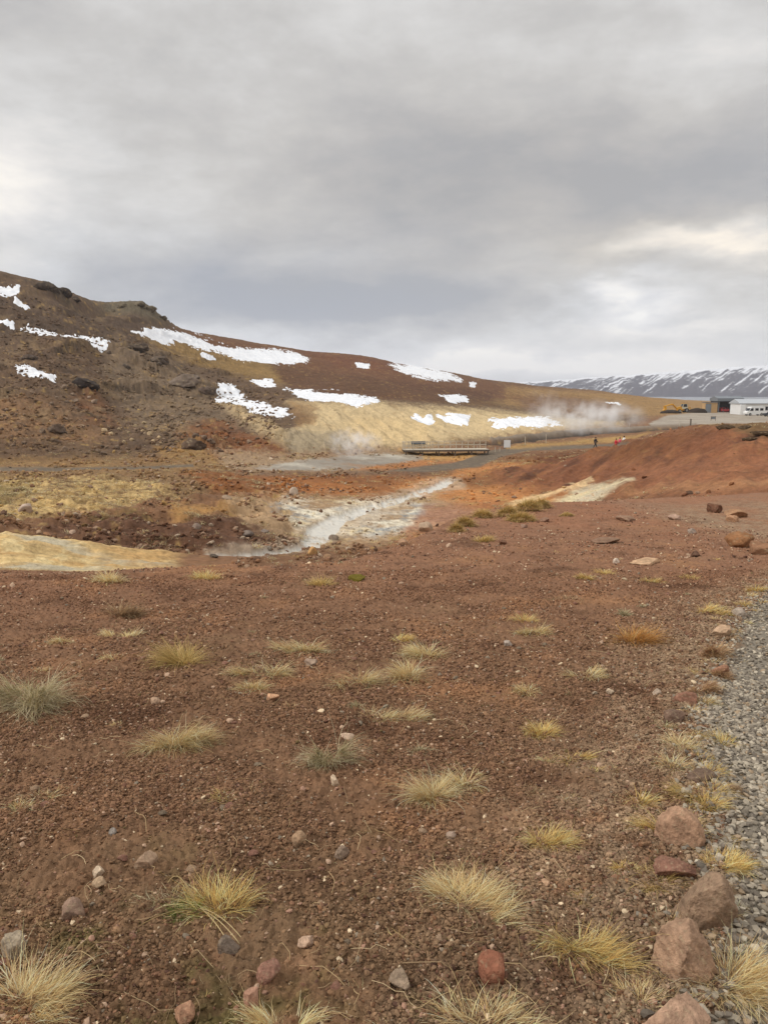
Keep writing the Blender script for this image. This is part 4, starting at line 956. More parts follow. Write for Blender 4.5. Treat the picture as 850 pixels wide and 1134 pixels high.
nr_, nt_ = MX.shape; a, b = np.meshgrid(np.arange(nr_ - 1), np.arange(nt_ - 1), indexing='ij')
mq = np.stack([a * nt_ + b, a * nt_ + b + 1, (a + 1) * nt_ + b + 1, (a + 1) * nt_ + b], -1).reshape(-1, 4)
M_mtn = attr_mat('mountain rock and snow', .95, .2, .03, 6, .1)
tag(np_mesh('mountain', np.stack([MX, MY, MZ], -1).reshape(-1, 3), mq, M_mtn, np.clip(mc, .01, .85).reshape(-1, 3)), kind='structure')

# ------------------------------------------------------------------ building blocks
class MB:
    def __init__(s): s.v, s.f = [], []
    def add(s, v, f): o = len(s.v); s.v += [tuple(q) for q in v]; s.f += [[i + o for i in g_] for g_ in f]; return s
    def box(s, x0, x1, y0, y1, z0, z1, ch=0.0):
        if ch <= 0:
            v = [(x, y, z) for x in (x0, x1) for y in (y0, y1) for z in (z0, z1)]
            return s.add(v, [(0, 1, 3, 2), (4, 6, 7, 5), (0, 4, 5, 1), (2, 3, 7, 6), (0, 2, 6, 4), (1, 5, 7, 3)])
        bm = bmesh.new(); bmesh.ops.create_cube(bm, size=1)
        for q in bm.verts: q.co = ((x0 + x1) / 2 + q.co.x * (x1 - x0), (y0 + y1) / 2 + q.co.y * (y1 - y0), (z0 + z1) / 2 + q.co.z * (z1 - z0))
        bmesh.ops.bevel(bm, geom=bm.edges[:], offset=ch, segments=2, affect='EDGES'); bm.verts.index_update()
        s.add([q.co[:] for q in bm.verts], [[q.index for q in g_.verts] for g_ in bm.faces]); bm.free(); return s
    def tube(s, a, b, r0, r1=None, n=10):
        a, b = Vector(a), Vector(b); r1 = r0 if r1 is None else r1; d = (b - a).normalized(); x = d.orthogonal().normalized(); y = d.cross(x); v = []
        for p_, r_ in ((a, r0), (b, r1)):
            v += [(p_ + (x * math.cos(q * 2 * math.pi / n) + y * math.sin(q * 2 * math.pi / n)) * r_)[:] for q in range(n)]
        return s.add(v, [[q, (q + 1) % n, n + (q + 1) % n, n + q] for q in range(n)] + [list(range(n))[::-1], list(range(n, 2 * n))])
    def prism(s, prof, x0, x1):
        """outline in (y, z) pushed from x0 to x1"""
        n = len(prof); v = [(x0, *q) for q in prof] + [(x1, *q) for q in prof]
        return s.add(v, [[q, (q + 1) % n, n + (q + 1) % n, n + q] for q in range(n)] + [list(range(n))[::-1], list(range(n, 2 * n))])
    def slab(s, prof, y0, y1):
        """outline in (x, z) pushed from y0 to y1"""
        n = len(prof); v = [(q[0], y0, q[1]) for q in prof] + [(q[0], y1, q[1]) for q in prof]
        return s.add(v, [[q, (q + 1) % n, n + (q + 1) % n, n + q] for q in range(n)] + [list(range(n))[::-1], list(range(n, 2 * n))])
    def build(s, name, mat, parent=None, smooth=False):
        m = bpy.data.meshes.new(name); m.from_pydata(s.v, [], s.f); m.update()
        bm = bmesh.new(); bm.from_mesh(m); bmesh.ops.recalc_face_normals(bm, faces=bm.faces[:]); bm.to_mesh(m); bm.free()
        m.materials.append(mat)
        if smooth:
            for q in m.polygons: q.use_smooth = True
        o = bpy.data.objects.new(name, m); COL.objects.link(o)
        if parent: o.parent = parent
        return o
M_wood = plain('weathered timber', (184, 174, 156), .85, 0, .25, 6, .004); M_wood_d = plain('dark and shade-toned timber', (96, 86, 76), .9, 0, .25, 6, .004)  # dark timber: own tone on posts and signs, painted shade under the deck
M_white = plain('white panel', (222, 222, 220), .5, 0, .06, 2); M_steel = plain('galvanised steel', (146, 148, 150), .45, .5, .1, 5)
M_yel = plain('yellow machine paint', (206, 150, 36), .5, 0, .18, 3); M_blk = plain('black rubber', (34, 33, 33), .85, 0, .2, 6)
M_gls = plain('dark glass', (30, 36, 42), .08, 0, .05, 2, spec=.6); M_gry = plain('grey sheet metal', (122, 128, 134), .55, .2, .12, 1.5)
M_tan = plain('tan boarding', (186, 152, 108), .8, 0, .2, 3); M_red = plain('faded red car paint', (176, 64, 66), .4, 0, .12, 2)
M_cream = plain('cab white paint', (196, 192, 170), .5, 0, .15, 3); M_shd = plain('shed lining', (70, 66, 64), .9, 0, .2, 3)
M_dirt = earth_mat('dug earth', fine=6, bumps=((2, .2, .6), (9, .05, .5)), var=.5); M_rim = plain('wheel rim', (150, 150, 148), .5, .3, .1, 3)
def D_of(px, py, y):
    d = ray(px, py) * y; return d

# ------------------------------------------------------------------ boardwalk viewing deck over the mud pools
a0, a1 = Vector(at(446, 503)), Vector(at(536, 503.5))
a0, a1 = Vector(at(446, 502.6, 60)), Vector(at(540, 502.8, 60))
zz = EYE + slope_at(497.6) * a0.y
L = (a1 - a0).to_2d().length
bw = empty('boardwalk', (a0.x, a0.y, zz)); bw.rotation_euler = (0, 0, math.atan2(a1.y - a0.y, a1.x - a0.x))
tag(bw, 'pale timber boardwalk deck with handrails standing over the mud pool bank', 'boardwalk')
m = MB()
for q in range(int(L / .16)): m.box(q * .16 + .004, q * .16 + .156, -1.3, 1.3, -.05, 0)
m.build('deck', M_wood, bw)
m = MB(); m.box(0, L, -1.28, -1.2, -.30, -.053).box(0, L, 1.2, 1.28, -.30, -.053).box(0, L, -.05, .05, -.30, -.053); m.build('joist_frame', M_wood_d, bw)
for q in range(6):
    x = .3 + q * (L - .6) / 5
    for yy in (-1.1, 1.1):
        wp = bw.matrix_basis @ Vector((x, yy, 0)); gz = float(height(wp.x, wp.y)) - zz - .3
        MB().box(x - .09, x + .09, yy - .09, yy + .09, min(gz, -.9), -.31).build('pile', M_wood_d, bw)
for side, xs in ((1.22, np.linspace(.1, L - .1, 15)), (-1.22, np.linspace(.1, L * .30, 4))):
    for x in xs: MB().box(x - .05, x + .05, side - .05, side + .05, .002, 1.08).build('railing_post', M_wood, bw)
    MB().box(xs[0] - .08, xs[-1] + .08, side - .07, side + .07, 1.083, 1.14).build('handrail', M_wood, bw)
    MB().box(xs[0] - .05, xs[-1] + .05, side - .082, side - .053, .5, .62).build('mid_rail', M_wood, bw)
MB().box(.05, .13, -1.1, 1.1, 1.085, 1.14).box(.05, .13, -.05, .05, .002, 1.083).build('end_rail', M_wood, bw)
# slanted information boards on the deck
for (x, lab) in ((1.9, 'dark slanted board mounted at the far left of the boardwalk deck'), (3.0, 'dark slanted board mounted beside the handrail, right of its twin')):
    e = empty('information_board', bw.matrix_basis @ Vector((x, .85, 0)), bw.rotation_euler.z); tag(e, lab, 'board', 'information boards on the boardwalk')
    for sx in (-.42, .38): MB().box(sx, sx + .05, -.03, .03, .002, .72).build('leg', M_wood_d, e)
    MB().prism([(-.2, .70), (-.2, .74), (.22, 1.1), (.22, 1.06)], -.55, .55).build('panel', M_gls, e)
# white notice board at the ramp
p = at(561, 499.5, 80); e = empty('notice_board', p); tag(e, 'white rectangular notice board on two posts where the ramp meets the road', 'sign')
for sx in (-.38, .32): MB().box(sx, sx + .06, .02, .08, -.3, 1.55).build('post', M_steel, e)
MB().box(-.52, .52, -.03, .018, .55, 1.72, .01).build('panel', M_white, e)
# posts along the road and ramp
for px, py, hpx, lab in ((548, 500.5, 5, 'short pale post left of the white notice board'), (553, 500, 4, 'short pale post touching the white notice board'), (581, 493, 9, 'thin marker post right of the white notice board'), (604, 491, 10, 'tall thin marker post between notice board and walker'),
                         (528, 501, 7, 'pale post at the lower end of the boardwalk'), (696, 474, 5, 'short post beside the road left of the thick one'), (752, 471.5, 5, 'short post beside the road close to the thick one')):
    p = at(px, py, 80); s = p.y / F; e = empty('marker_post', p); tag(e, lab, 'post', 'posts along the road')
    MB().tube((0, 0, -.2), (0, 0, hpx * s), .06, .05, 8).build('shaft', M_wood, e); MB().tube((0, 0, hpx * s + .001), (0, 0, hpx * s + .08), .065, .05, 8).build('cap', M_steel, e)
p = at(764, 471, 120); e = empty('marker_post', p); tag(e, 'thick dark post standing beside the road below the car park', 'post')
MB().box(-.12, .12, -.12, .12, -.3, 1.35, .02).build('shaft', M_wood_d, e); MB().box(-.15, .15, -.15, .15, 1.353, 1.42, .01).build('cap', M_wood_d, e)
# dark framed sign in the car park
p = at(789, 466, 120); s = p.y / F; e = empty('framed_sign', p); tag(e, 'dark framed sign on two legs standing alone in the gravel car park', 'sign')
for sx in (-.62, .54): MB().box(sx, sx + .08, -.04, .04, -.2, 1.12).build('leg', M_wood_d, e)
MB().box(-.72, .72, -.05, .05, 1.02, 1.12).box(-.535, .535, -.045, .045, .42, .5).build('frame', M_wood_d, e)
MB().box(-.53, .53, -.02, .02, .503, 1.015).build('panel', M_gry, e)

# ------------------------------------------------------------------ sheds, hut and white building
def gz(x, y): return float(height(x, y))
def base_at(px, y): d = ray(px, 460) * y; return Vector((d[0], y, gz(d[0], y)))
b = base_at(807, 276); e = empty('open_shed', b); tag(e, 'open fronted grey shed with a deep metal roof edge, red car inside', 'shed')
w2 = 4.4
MB().box(-w2, w2, 6.0, 6.15, -.4, 4.0).build('back_wall', M_shd, e); MB().box(-w2, -w2 + .15, 0, 5.995, -.4, 4.0).build('side_wall', M_shd, e); MB().box(w2 - .15, w2, 0, 5.995, -.4, 4.0).build('side_wall', M_shd, e)
m = MB(); m.prism([(-.4, 3.95), (-.4, 5.0), (2.8, 5.7), (6.5, 4.9), (6.5, 4.003), (0, 4.003)], -w2 - .3, w2 + .3)
for q in range(30): x = -w2 - .25 + q * .305; m.box(x, x + .05, -.43, -.402, 3.97, 4.98)
m.build('roof', M_gry, e)
for sx in (-w2 + .3, 0, w2 - .5): MB().box(sx, sx + .2, -.1, .1, -.4, 3.94).build('post', M_gry, e)
b = base_at(786.4, 268); e = empty('storage_hut', b); tag(e, 'small tan boarded hut with a grey door, between digger and shed', 'hut')
m = MB(); m.box(-2.1, 2.1, 0, 2.6, -.3, 3.5, .03)
for q in range(14): m.box(.12, 2.08, -.02, -.002, .1 + q * .24, .11 + q * .24 + .02)
m.build('wall', M_tan, e)
d_o = MB().box(-2.0, -.05, -.06, -.003, .05, 3.1, .02).build('door', M_gry, e); MB().box(-.3, -.2, -.12, -.062, 1.2, 1.4).build('handle', M_blk, d_o)
MB().slab([(-2.3, 3.503), (2.3, 3.503), (2.3, 3.62), (-2.3, 3.72)], -.25, 2.8).build('roof', M_gry, e)
b = base_at(846, 252); e = empty('white_building', b); tag(e, 'long low white building with a pale roof at the edge of the car park', 'building')
x0, x1 = -8.2, 14
MB().box(x0, x1, 0, 7, -.5, 3.5).build('wall', M_white, e)
m = MB(); m.prism([(-.5, 3.503), (-.5, 3.72), (3.5, 5.0), (7.5, 3.72), (7.5, 3.503)], x0 - .4, x1 + .4); m.build('roof', plain('pale roof sheet', (176, 180, 184), .6, .1, .1, 2), e)
MB().box(x0 - .2, x0 + 1.5, -.9, -.003, -.5, 3.3, .03).build('porch', M_white, e)
for q in range(6):
    x = x0 + 2.6 + q * 2.6; wd_ = MB().box(x, x + 1.3, -.03, -.003, 1.5, 2.6).build('window', M_gls, e); MB().box(x - .1, x + 1.4, -.06, -.032, 1.38, 1.48).build('sill', M_gry, wd_)
dr = MB().box(x0 + 1.75, x0 + 2.35, -.04, -.004, 0, 2.1).build('door', M_gry, e)

def wheel(root, x, y, z, r, wid):
    t = MB().tube((x, y - wid / 2, z), (x, y + wid / 2, z), r, r, 20).build('wheel', M_blk, root, False)
    MB().tube((x, y - wid / 2 - .012, z), (x, y + wid / 2 + .012, z), r * .58, r * .58, 14).build('rim', M_rim, t)
def car(name, loc, rz, paint_, label, cat, prof, cab, L_, W_, wr, axles):
    e = empty(name, loc, rz); tag(e, label, cat)
    MB().slab(prof, -W_ / 2, W_ / 2).build('body', paint_, e)
    for yy in (-1, 1):
        for g_ in cab:
            MB().slab(g_, yy * (W_ / 2 + .002), yy * (W_ / 2 + .014)).build('side_window', M_gls, e)
        for x in axles: wheel(e, x, yy * (W_ / 2 - .08), wr, wr, .22)
    return e
prof = [(-2.15, .35), (2.1, .35), (2.15, .8), (1.95, .98), (1.0, 1.08), (.35, 1.62), (-1.6, 1.66), (-2.1, 1.1), (-2.2, .8)]
cabw = [[(.82, 1.1), (.28, 1.54), (-.3, 1.56), (-.3, 1.1)], [(-.42, 1.1), (-.42, 1.56), (-1.5, 1.56), (-1.8, 1.12)]]
b = base_at(803, 277.5); c1 = car('parked_car', (b.x - .4, b.y + .2, gz(b.x, b.y)), 0.25, M_red, 'faded red car parked inside the open grey shed', 'car', prof, cabw, 4.3, 1.75, .34, (-1.35, 1.35))
for yy in (-.6, .6): MB().box(2.0, 2.16, yy - .18, yy + .18, .68, .84, .02).build('headlight', M_white, c1)
MB().slab([(1.02, 1.1), (.38, 1.64), (.4, 1.66), (1.06, 1.1)], -.75, .75).build('windscreen', M_gls, c1)
prof = [(-3.0, .45), (2.9, .45), (3.0, .9), (2.85, 1.3), (2.2, 1.5), (1.75, 2.3), (1.5, 2.75), (-2.9, 2.8), (-3.02, 2.6)]
cabw = [[(2.05, 1.5), (1.66, 2.3), (.9, 2.3), (.9, 1.5)], [(.3, 1.55), (.3, 2.3), (-.8, 2.3), (-.8, 1.55)], [(-1.3, 1.55), (-1.3, 2.3), (-2.4, 2.3), (-2.4, 1.55)]]
b = base_at(834, 243); c2 = car('camper_van', b, math.pi + .12, M_white, 'white camper van parked in front of the white building', 'van', prof, cabw, 6, 2.1, .42, (-1.9, 1.9))
MB().slab([(2.23, 1.5), (1.79, 2.3), (1.82, 2.31), (2.27, 1.5)], -.9, .9).build('windscreen', M_gls, c2)
b = base_at(853, 236); prof = [(-2.15, .35), (2.1, .35), (2.15, .8), (1.95, .98), (1.0, 1.08), (.35, 1.62), (-1.6, 1.66), (-2.1, 1.1), (-2.2, .8)]
car('parked_car', b, math.pi, plain('dark car paint', (42, 44, 50), .35, 0, .1, 2), 'dark car at the right border in front of the white building', 'car', prof, [[(.82, 1.1), (.28, 1.54), (-.3, 1.56), (-.3, 1.1)], [(-.42, 1.1), (-.42, 1.56), (-1.5, 1.56), (-1.8, 1.12)]], 4.3, 1.75, .34, (-1.35, 1.35))

# ------------------------------------------------------------------ digger
b = base_at(755, 268); e = empty('backhoe_digger', b, .12); tag(e, 'yellow digger with a pale cab and its boom reaching left over dark spoil', 'digger')
for yy in (-.85, .85):
    wheel(e, 1.0, yy, .75, .75, .45); wheel(e, -1.5, yy, .55, .55, .38)
MB().box(-2.2, 1.7, -.6, .6, .7, 1.25, .06).build('chassis', M_yel, e)
MB().slab([(-2.3, 1.255), (-.5, 1.255), (-.5, 2.0), (-1.2, 2.05), (-2.3, 1.75)], -.5, .5).build('bonnet', M_yel, e)
MB().slab([(-.45, 1.255), (1.3, 1.255), (1.35, 2.0), (1.2, 3.05), (-.15, 3.05), (-.45, 2.0)], -.75, .75).build('cab', M_cream, e)
for yy in (-1, 1): MB().slab([(-.25, 1.95), (1.15, 1.95), (1.05, 2.9), (-.05, 2.9)], yy * .752, yy * .77).build('window', M_gls, e)
MB().slab([(-.49, 2.02), (-.2, 2.98), (-.17, 2.98), (-.455, 2.02)], -.6, .6).build('windscreen', M_gls, e)
MB().box(-.3, 1.35, -.82, .82, 3.053, 3.16, .03).build('cab_roof', M_yel, e)
MB().tube((-2.1, -.35, 1.3), (-3.9, -.35, 2.9), .2, .16, 8).tube((-2.1, .35, 1.3), (-3.9, .35, 2.9), .2, .16, 8).box(-4.05, -3.7, -.5, .5, 2.7, 3.0).build('boom', M_yel, e)
MB().tube((-3.9, 0, 2.85), (-6.6, 0, 2.2), .22, .16, 8).build('dipper_arm', M_yel, e)
MB().slab([(-6.9, 2.3), (-6.2, 2.1), (-6.0, 1.2), (-6.6, .6), (-7.3, .8), (-6.6, 1.3)], -.5, .5).build('bucket', M_yel, e)
MB().tube((1.6, 0, 1.1), (2.6, 0, 1.9), .16, .14, 8).tube((2.6, 0, 1.9), (3.0, 0, .8), .13, .1, 8).build('backhoe_arm', M_yel, e)
MB().slab([(2.7, .85), (3.3, .8), (3.5, .3), (3.0, .15), (2.75, .4)], -.35, .35).build('rear_bucket', M_blk, e)
for px, y, wx, h_, lab in ((742, 262, 3.6, 1.1, 'dark spoil heap under the boom of the yellow digger'), (771.5, 266, 3.2, 1.6, 'dark spoil heap between the yellow digger and the tan hut')):
    b = base_at(px, y); v, f = ICO[4]; v = v.copy(); v[:, 2] = np.maximum(v[:, 2], -.1); k_ = 1 + .25 * fbm(v[:, 0] * 2.5 + px, v[:, 1] * 2.5, 4, 91, .6)
    v = v * k_[:, None] * [wx, 1.8, h_]; v[:, 2] = np.maximum(v[:, 2], -.3); o = np_mesh('spoil_heap', v, f, M_dirt, np.tile(lin((58, 50, 44)), (len(v), 1))); o.location = b
    tag(o, lab, 'spoil heap')
# dark turf lumps on the red mound's crest
for px, py, wpx, hpx, lab in ((806, 475, 22, 5, 'dark turf outcrop on the crest of the red mound, left part'), (826, 475, 18, 4, 'dark turf outcrop on the crest of the red mound, right of the larger'), (845, 482, 26, 5, 'turf ledge on the red mound at the right border'), (832, 488, 18, 4, 'small turf ledge below the crest of the red mound')):
    rock(px, py, wpx, hpx, (74, 58, 42), lab, 'turf outcrop', 'turf outcrops on the red mound', 'turf_outcrop', 4, depth=.8, sink=.5, rough=.3, cuts=3)

# ------------------------------------------------------------------ people
def skin(name, pts, edges, radii, mat, parent, root=0, sub=1):
    m = bpy.data.meshes.new(name); m.from_pydata(pts, edges, []); o = bpy.data.objects.new(name, m); COL.objects.link(o)
    md = o.modifiers.new('s', 'SKIN'); md.use_smooth_shade = True
    for k_, r_ in enumerate(radii): m.skin_vertices[0].data[k_].radius = (r_, r_) if not isinstance(r_, tuple) else r_
    m.skin_vertices[0].data[root].use_root = True
    s_ = o.modifiers.new('d', 'SUBSURF'); s_.levels = s_.render_levels = sub
    dg = bpy.context.evaluated_depsgraph_get(); me = bpy.data.meshes.new_from_object(o.evaluated_get(dg)); bpy.data.objects.remove(o)
    me.materials.clear(); me.materials.append(mat); o = bpy.data.objects.new(name, me); COL.objects.link(o); o.parent = parent
    for q in me.polygons: q.use_smooth = True
    return o
M_skin = plain('skin', (196, 150, 124), .6, 0, .05, 20); M_drk = plain('dark cloth', (34, 34, 40), .9, 0, .2, 14); M_rcl = plain('red jacket cloth', (190, 40, 56), .85, 0, .15, 14)
M_pnk = plain('pink red jacket cloth', (206, 92, 110), .85, 0, .15, 14); M_wcl = plain('white jacket cloth', (214, 212, 208), .85, 0, .1, 14); M_hair = plain('brown hair', (52, 40, 32), .8, 0, .2, 30); M_jean = plain('dark trousers', (44, 46, 58), .9, 0, .2, 14)
def person(px, py, D, rz, stride, jacket, trousers, label, arm=.25, hair=M_hair, h=1.74):
    d = ray(px, py) * D; x, y = d[0], D
    e = empty('person', (x, y, gz(x, y)), rz); tag(e, label, 'person', 'walkers on the road'); e.scale = (h / 1.74,) * 3
    s = stride
    J = dict(pel=(0, 0, .93), ch=(0, .02, 1.28), nk=(0, .03, 1.48), h0=(0, .04, 1.58), h1=(0, .04, 1.69), lh=(-.09, 0, .88), rh=(.09, 0, .88), lk=(-.1, s * .55, .5), rk=(.1, -s * .35, .5), la=(-.1, s * .9, .09), ra=(.1, -s * 1.0, .12), lt=(-.11, s * .9 + .17, .04), rt=(.11, -s * 1.0 + .16, .05),
             ls=(-.18, .02, 1.42), rs=(.18, .02, 1.42), le=(-.25, -arm * .4, 1.14), re=(.25, arm * .3, 1.14), lw=(-.24, -arm * .3 + .08, .90), rw=(.24, arm * .9 + .05, .92), lf=(-.235, -arm * .3 + .12, .80), rf=(.235, arm * .9 + .1, .82))
    ks = list(J); ix = {k_: i for i, k_ in enumerate(ks)}
    E = [('pel', 'ch'), ('ch', 'nk'), ('nk', 'h0'), ('h0', 'h1'), ('pel', 'lh'), ('pel', 'rh'), ('lh', 'lk'), ('rh', 'rk'), ('lk', 'la'), ('rk', 'ra'), ('la', 'lt'), ('ra', 'rt'), ('ch', 'ls'), ('ch', 'rs'), ('ls', 'le'), ('rs', 're'), ('le', 'lw'), ('re', 'rw'), ('lw', 'lf'), ('rw', 'rf')]
    rad = dict(pel=.12, ch=.13, nk=.055, h0=.085, h1=.085, lh=.085, rh=.085, lk=.055, rk=.055, la=.04, ra=.04, lt=.035, rt=.035, ls=.06, rs=.06, le=.042, re=.042, lw=.03, rw=.03, lf=.03, rf=.03)
    skin('body', [J[k_] for k_ in ks], [(ix[a], ix[b_]) for a, b_ in E], [rad[k_] for k_ in ks], M_skin, e)
    def part(name, keys, edges, r_, mat, grow):
        i2 = {k_: i for i, k_ in enumerate(keys)}; skin(name, [J[k_] for k_ in keys], [(i2[a], i2[b_]) for a, b_ in edges], [r_.get(k_, rad[k_]) + grow for k_ in keys], mat, e)
    part('jacket', ['pel', 'ch', 'nk', 'ls', 'rs', 'le', 're', 'lw', 'rw'], [('pel', 'ch'), ('ch', 'nk'), ('ch', 'ls'), ('ch', 'rs'), ('ls', 'le'), ('rs', 're'), ('le', 'lw'), ('re', 'rw')], {}, jacket, .03)
    part('trousers', ['pel', 'lh', 'rh', 'lk', 'rk', 'la', 'ra'], [('pel', 'lh'), ('pel', 'rh'), ('lh', 'lk'), ('rh', 'rk'), ('lk', 'la'), ('rk', 'ra')], {}, trousers, .022)
    for a, b_ in (('la', 'lt'), ('ra', 'rt')):
        skin('shoe', [Vector(J[a]) - Vector((0, .04, .03)), J[b_]], [(0, 1)], [.05, .045], M_blk, e)
    v, f = ICO[3]; v = v[:]; hv = v * [.105, .118, .125]; hv[:, 1] -= .012; keep = (v[:, 2] > .05) | (v[:, 1] < -.2); hv[~keep] *= .8
    hr = np_mesh('hair', hv + [0, .04, 1.665], f, hair, None, e)
    return e
person(658.5, 496.5, 122, -1.35, .36, M_drk, M_drk, 'person in dark clothes striding alone along the road', .3)
person(681.5, 492, 117, -1.2, .2, M_rcl, M_rcl, 'person in a bright red jacket, leading the group of three', .2, h=1.6)
person(685.6, 491, 118.2, -1.2, .15, M_pnk, M_jean, 'person in a pinkish red jacket in the middle of the group of three', .15)
person(690.2, 490, 119.5, -1.2, .2, M_wcl, M_drk, 'person in a white jacket, last of the group of three', .15, h=1.95)

# ------------------------------------------------------------------ steam
def steam(px, py, D, size, dens, label, lean=(0, 0), sc_=.35, rise=0.0):
    d = ray(px, py) * D; v, f = ICO[4]; o_ = np_mesh('steam_plume', v * 1.0, f, None); o_.location = d + np.array([0, 0, EYE]); o_.scale = size; o_.rotation_euler = (0, lean[0], lean[1])
    T = NT_('steam'); tc = T.n('TexCoord'); ob = tc.outputs['Object']
    r_ = T.n('VectorMath', {0: ob}, operation='LENGTH').outputs['Value']
    fall = T.n('MapRange', {'Value': r_, 'From Min': 1.0, 'From Max': .15, 'To Min': 0, 'To Max': 1}, interpolation_type='SMOOTHSTEP').outputs[0]
    mp = T.n('Mapping', {'Vector': ob, 'Scale': (size[0] * sc_, size[1] * sc_, size[2] * sc_)}).outputs[0]
    nz_ = T.noise(mp, 1.0, 4, .6, ).outputs[0]
    nz2 = T.n('MapRange', {'Value': nz_, 'From Min': .44, 'From Max': .70, 'To Min': 0, 'To Max': 1}).outputs[0]
    de = T.math('MULTIPLY', T.math('MULTIPLY', fall, nz2), dens)
    pv = T.n('VolumePrincipled', {'Color': (1, 1, 1, 1), 'Density': de, 'Anisotropy': 0.0}).outputs[0]
    o_.data.materials.append(T.out(vol=pv))
    return tag(o_, label, 'steam plume', 'steam plumes')
steam(392, 490, 104, (4.6, 3.0, 2.6), .9, 'pale steam puff rising from the mud pool below the ochre bank', sc_=.9)
steam(650, 463, 160, (14.5, 6, 4.8), .62, 'wide low steam cloud drifting right beside the low snow strip', sc_=.3)
steam(603, 450, 185, (7, 5, 6), .09, 'faint tall steam wisp above the low snow strip', sc_=.35)

# ------------------------------------------------------------------ air
HAZE = True
if HAZE:
    m = MB(); m.box(-9500, 9500, -9500, 9500, -26, 330)
    T = NT_('thin air'); pv = T.n('VolumePrincipled', {'Color': (.88, .92, 1, 1), 'Density': .00012, 'Anisotropy': .1}).outputs[0]
    tag(m.build('haze', T.out(vol=pv)), kind='stuff')

# ------------------------------------------------------------------ sky, sun
W_ = bpy.data.worlds.new('World'); S.world = W_; W_.use_nodes = True
SUN_EL, SUN_AZ = math.radians(34), math.radians(-105)          # azimuth from +Y, clockwise positive
T = NT_('', W_)
sky = T.n('TexSky', sky_type='NISHITA', sun_disc=False, sun_elevation=SUN_EL, sun_rotation=SUN_AZ, air_density=1, dust_density=1.5)
gen = T.n('TexCoord').outputs['Generated']; sx = T.n('SeparateXYZ', {0: gen})
zc = T.math('ADD', T.math('MAXIMUM', sx.outputs[2], 0.0), .42)
pl = T.n('CombineXYZ', {0: T.math('DIVIDE', sx.outputs[0], zc), 1: T.math('DIVIDE', sx.outputs[1], zc), 2: 0.0}).outputs[0]
w1 = T.noise(pl, 1.6, 3, .5).outputs['Color']
plw = T.n('VectorMath', {0: pl, 1: T.n('VectorMath', {0: w1, 1: (.45, .35, 0)}, operation='MULTIPLY').outputs[0]}, operation='ADD').outputs[0]
plw = T.n('Mapping', {'Vector': plw, 'Rotation': (0, 0, math.radians(20)), 'Scale': (.85, 1.25, 1), 'Location': (3.1, 1.7, 0)}).outputs[0]
c1 = T.noise(plw, 1.5, 7, .55).outputs[0]; c2 = T.noise(plw, 5.0, 6, .62).outputs[0]
DEG = 180 / math.pi
az0 = T.math('MULTIPLY', T.math('ARCTAN2', sx.outputs[0], sx.outputs[1]), DEG); el0 = T.math('MULTIPLY', T.math('ARCSINE', sx.outputs[2]), DEG)
wv = T.n('SeparateXYZ', {0: T.noise(T.n('Mapping', {'Vector': gen, 'Scale': (1, 1, 2.6)}).outputs[0], 5.5, 5, .58).outputs['Color']})
az = T.math('ADD', az0, T.math('MULTIPLY', T.math('SUBTRACT', wv.outputs[0], .5), 18)); el = T.math('ADD', el0, T.math('MULTIPLY', T.math('SUBTRACT', wv.outputs[1], .5), 7))
def lobe(a, e_, sa, se):
    u_ = T.math('DIVIDE', T.math('SUBTRACT', az, a), sa); v_ = T.math('DIVIDE', T.math('SUBTRACT', el, e_), se)
    return T.math('POWER', 2.718, T.math('MULTIPLY', T.math('ADD', T.math('MULTIPLY', u_, u_), T.math('MULTIPLY', v_, v_)), -1.0))
den = T.math('ADD', T.math('MULTIPLY', T.math('SUBTRACT', c1, .5), .95), T.math('MULTIPLY', T.math('SUBTRACT', c2, .5), .34))
wisp = T.noise(T.n('Mapping', {'Vector': gen, 'Scale': (1, 1, 2.4), 'Rotation': (0, math.radians(-7), 0)}).outputs[0], 7.0, 7, .62, ).outputs[0]
den = T.math('ADD', den, T.math('MULTIPLY', T.math('SUBTRACT', wisp, .5), .62))
for q in ((4, 13, 13, 6, .15), (21, 14, 11, 3.5, .10), (-2, 6.0, 10, 2.2, .36), (-16, 8, 9, 3, .14), (-27, 14, 7, 6, -.16), (-14, 2.8, 12, 1.4, -.14),
          (22, 9.8, 7, 1.2, -.26), (15, 6.6, 4, 1.0, -.26), (20, 4.6, 9, .8, -.16), (20, 1.5, 12, 1.6, -.24), (6, 1.2, 6, 1.2, -.40), (20, 7.4, 7, .7, .10)):
    den = T.math('ADD', den, T.math('MULTIPLY', lobe(*q[:4]), q[4] * 1.75))
bluem = T.math('ADD', lobe(-10, 6, 16, 4), T.math('MULTIPLY', lobe(16, 6, 5, 1.2), .6), True); warmm = T.math('ADD', lobe(20, 9.5, 9, 2.0), T.math('MULTIPLY', lobe(8, 14, 16, 5), .5), True)
cl = T.ramp(T.math('ADD', den, .55), [(.08, (.95, .90, .82)), (.28, (.74, .715, .685)), (.46, (.60, .59, .575)), (.62, (.50, .487, .47)), (.78, (.41, .402, .398)), (.95, (.335, .338, .35))])
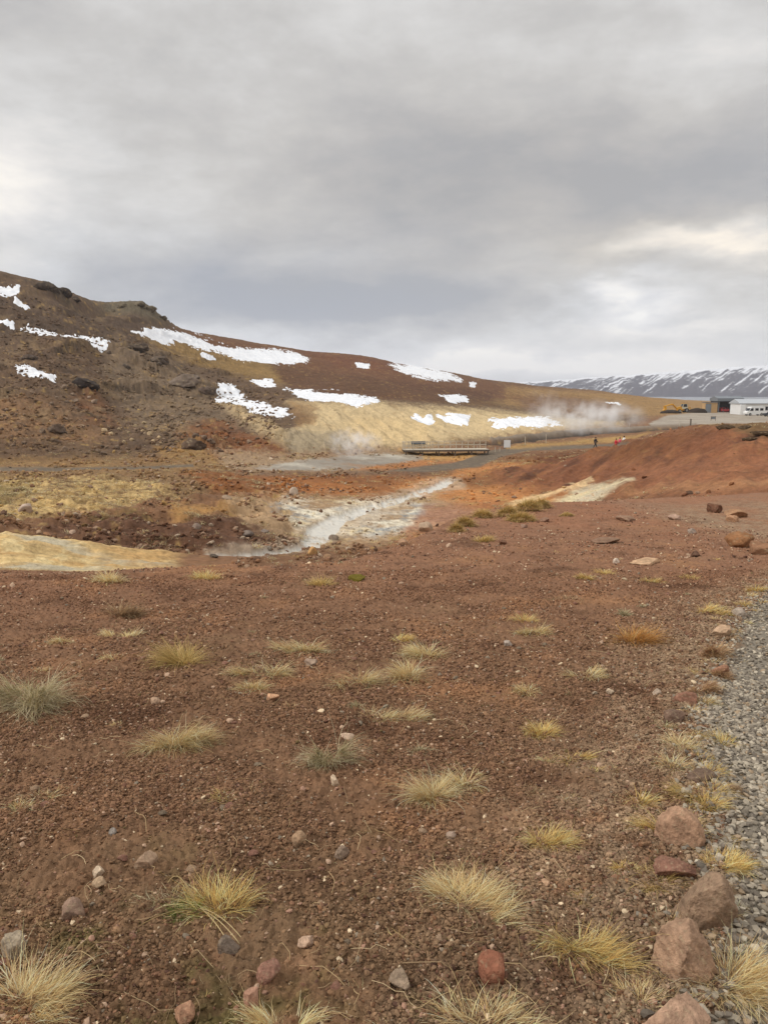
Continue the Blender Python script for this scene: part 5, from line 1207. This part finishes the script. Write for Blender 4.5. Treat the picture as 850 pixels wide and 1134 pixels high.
blue = T.mix(warmm, T.mix(bluem, cl, (.90, .955, 1.06, 1), 'MULTIPLY'), (1.045, .995, .92, 1), 'MULTIPLY')
up = T.n('MapRange', {'Value': sx.outputs[2], 'From Min': .5, 'From Max': .9, 'To Min': 1.0, 'To Max': 2.0}).outputs[0]
bk = T.n('MapRange', {'Value': sx.outputs[1], 'From Min': .3, 'From Max': -.5, 'To Min': 1.0, 'To Max': 1.15}).outputs[0]
cl2 = T.mix(1.0, blue, T.math('MULTIPLY', up, bk), 'MULTIPLY')
bg1 = T.n('Background', {'Color': sky.outputs[0], 'Strength': .06}).outputs[0]; bg2 = T.n('Background', {'Color': cl2, 'Strength': 1.05}).outputs[0]
T.t.links.new(T.n('MixShader', {0: .1, 1: bg2, 2: bg1}).outputs[0], T.n('OutputWorld').inputs[0])
ld = bpy.data.lights.new('sun', 'SUN'); ld.energy = 1.5; ld.angle = math.radians(10); ld.color = (1, .965, .92)
lo = bpy.data.objects.new('sun', ld); COL.objects.link(lo)
dv = Vector((math.sin(SUN_AZ) * math.cos(SUN_EL), math.cos(SUN_AZ) * math.cos(SUN_EL), math.sin(SUN_EL))); lo.rotation_euler = dv.to_track_quat('Z', 'Y').to_euler()
# ------------------------------------------------------------------ camera and output
cd = bpy.data.cameras.new('camera'); cam = bpy.data.objects.new('camera', cd); COL.objects.link(cam); S.camera = cam
cam.location = (0, 0, EYE); cam.rotation_euler = (math.pi / 2 - PITCH, 0, 0)
cd.sensor_fit = 'VERTICAL'; cd.sensor_height = 24; cd.lens = F / 1134 * 24; cd.clip_start = .05; cd.clip_end = 30000
S.view_settings.view_transform = 'Standard'; S.view_settings.look = 'None'; S.view_settings.gamma = 1; S.view_settings.exposure = .28
S.cycles.use_denoising = True; S.cycles.max_bounces = 10; S.cycles.diffuse_bounces = 3; S.cycles.glossy_bounces = 2; S.cycles.volume_bounces = 8; S.cycles.transparent_max_bounces = 8
S.cycles.volume_step_rate = 1.0; S.cycles.volume_max_steps = 128
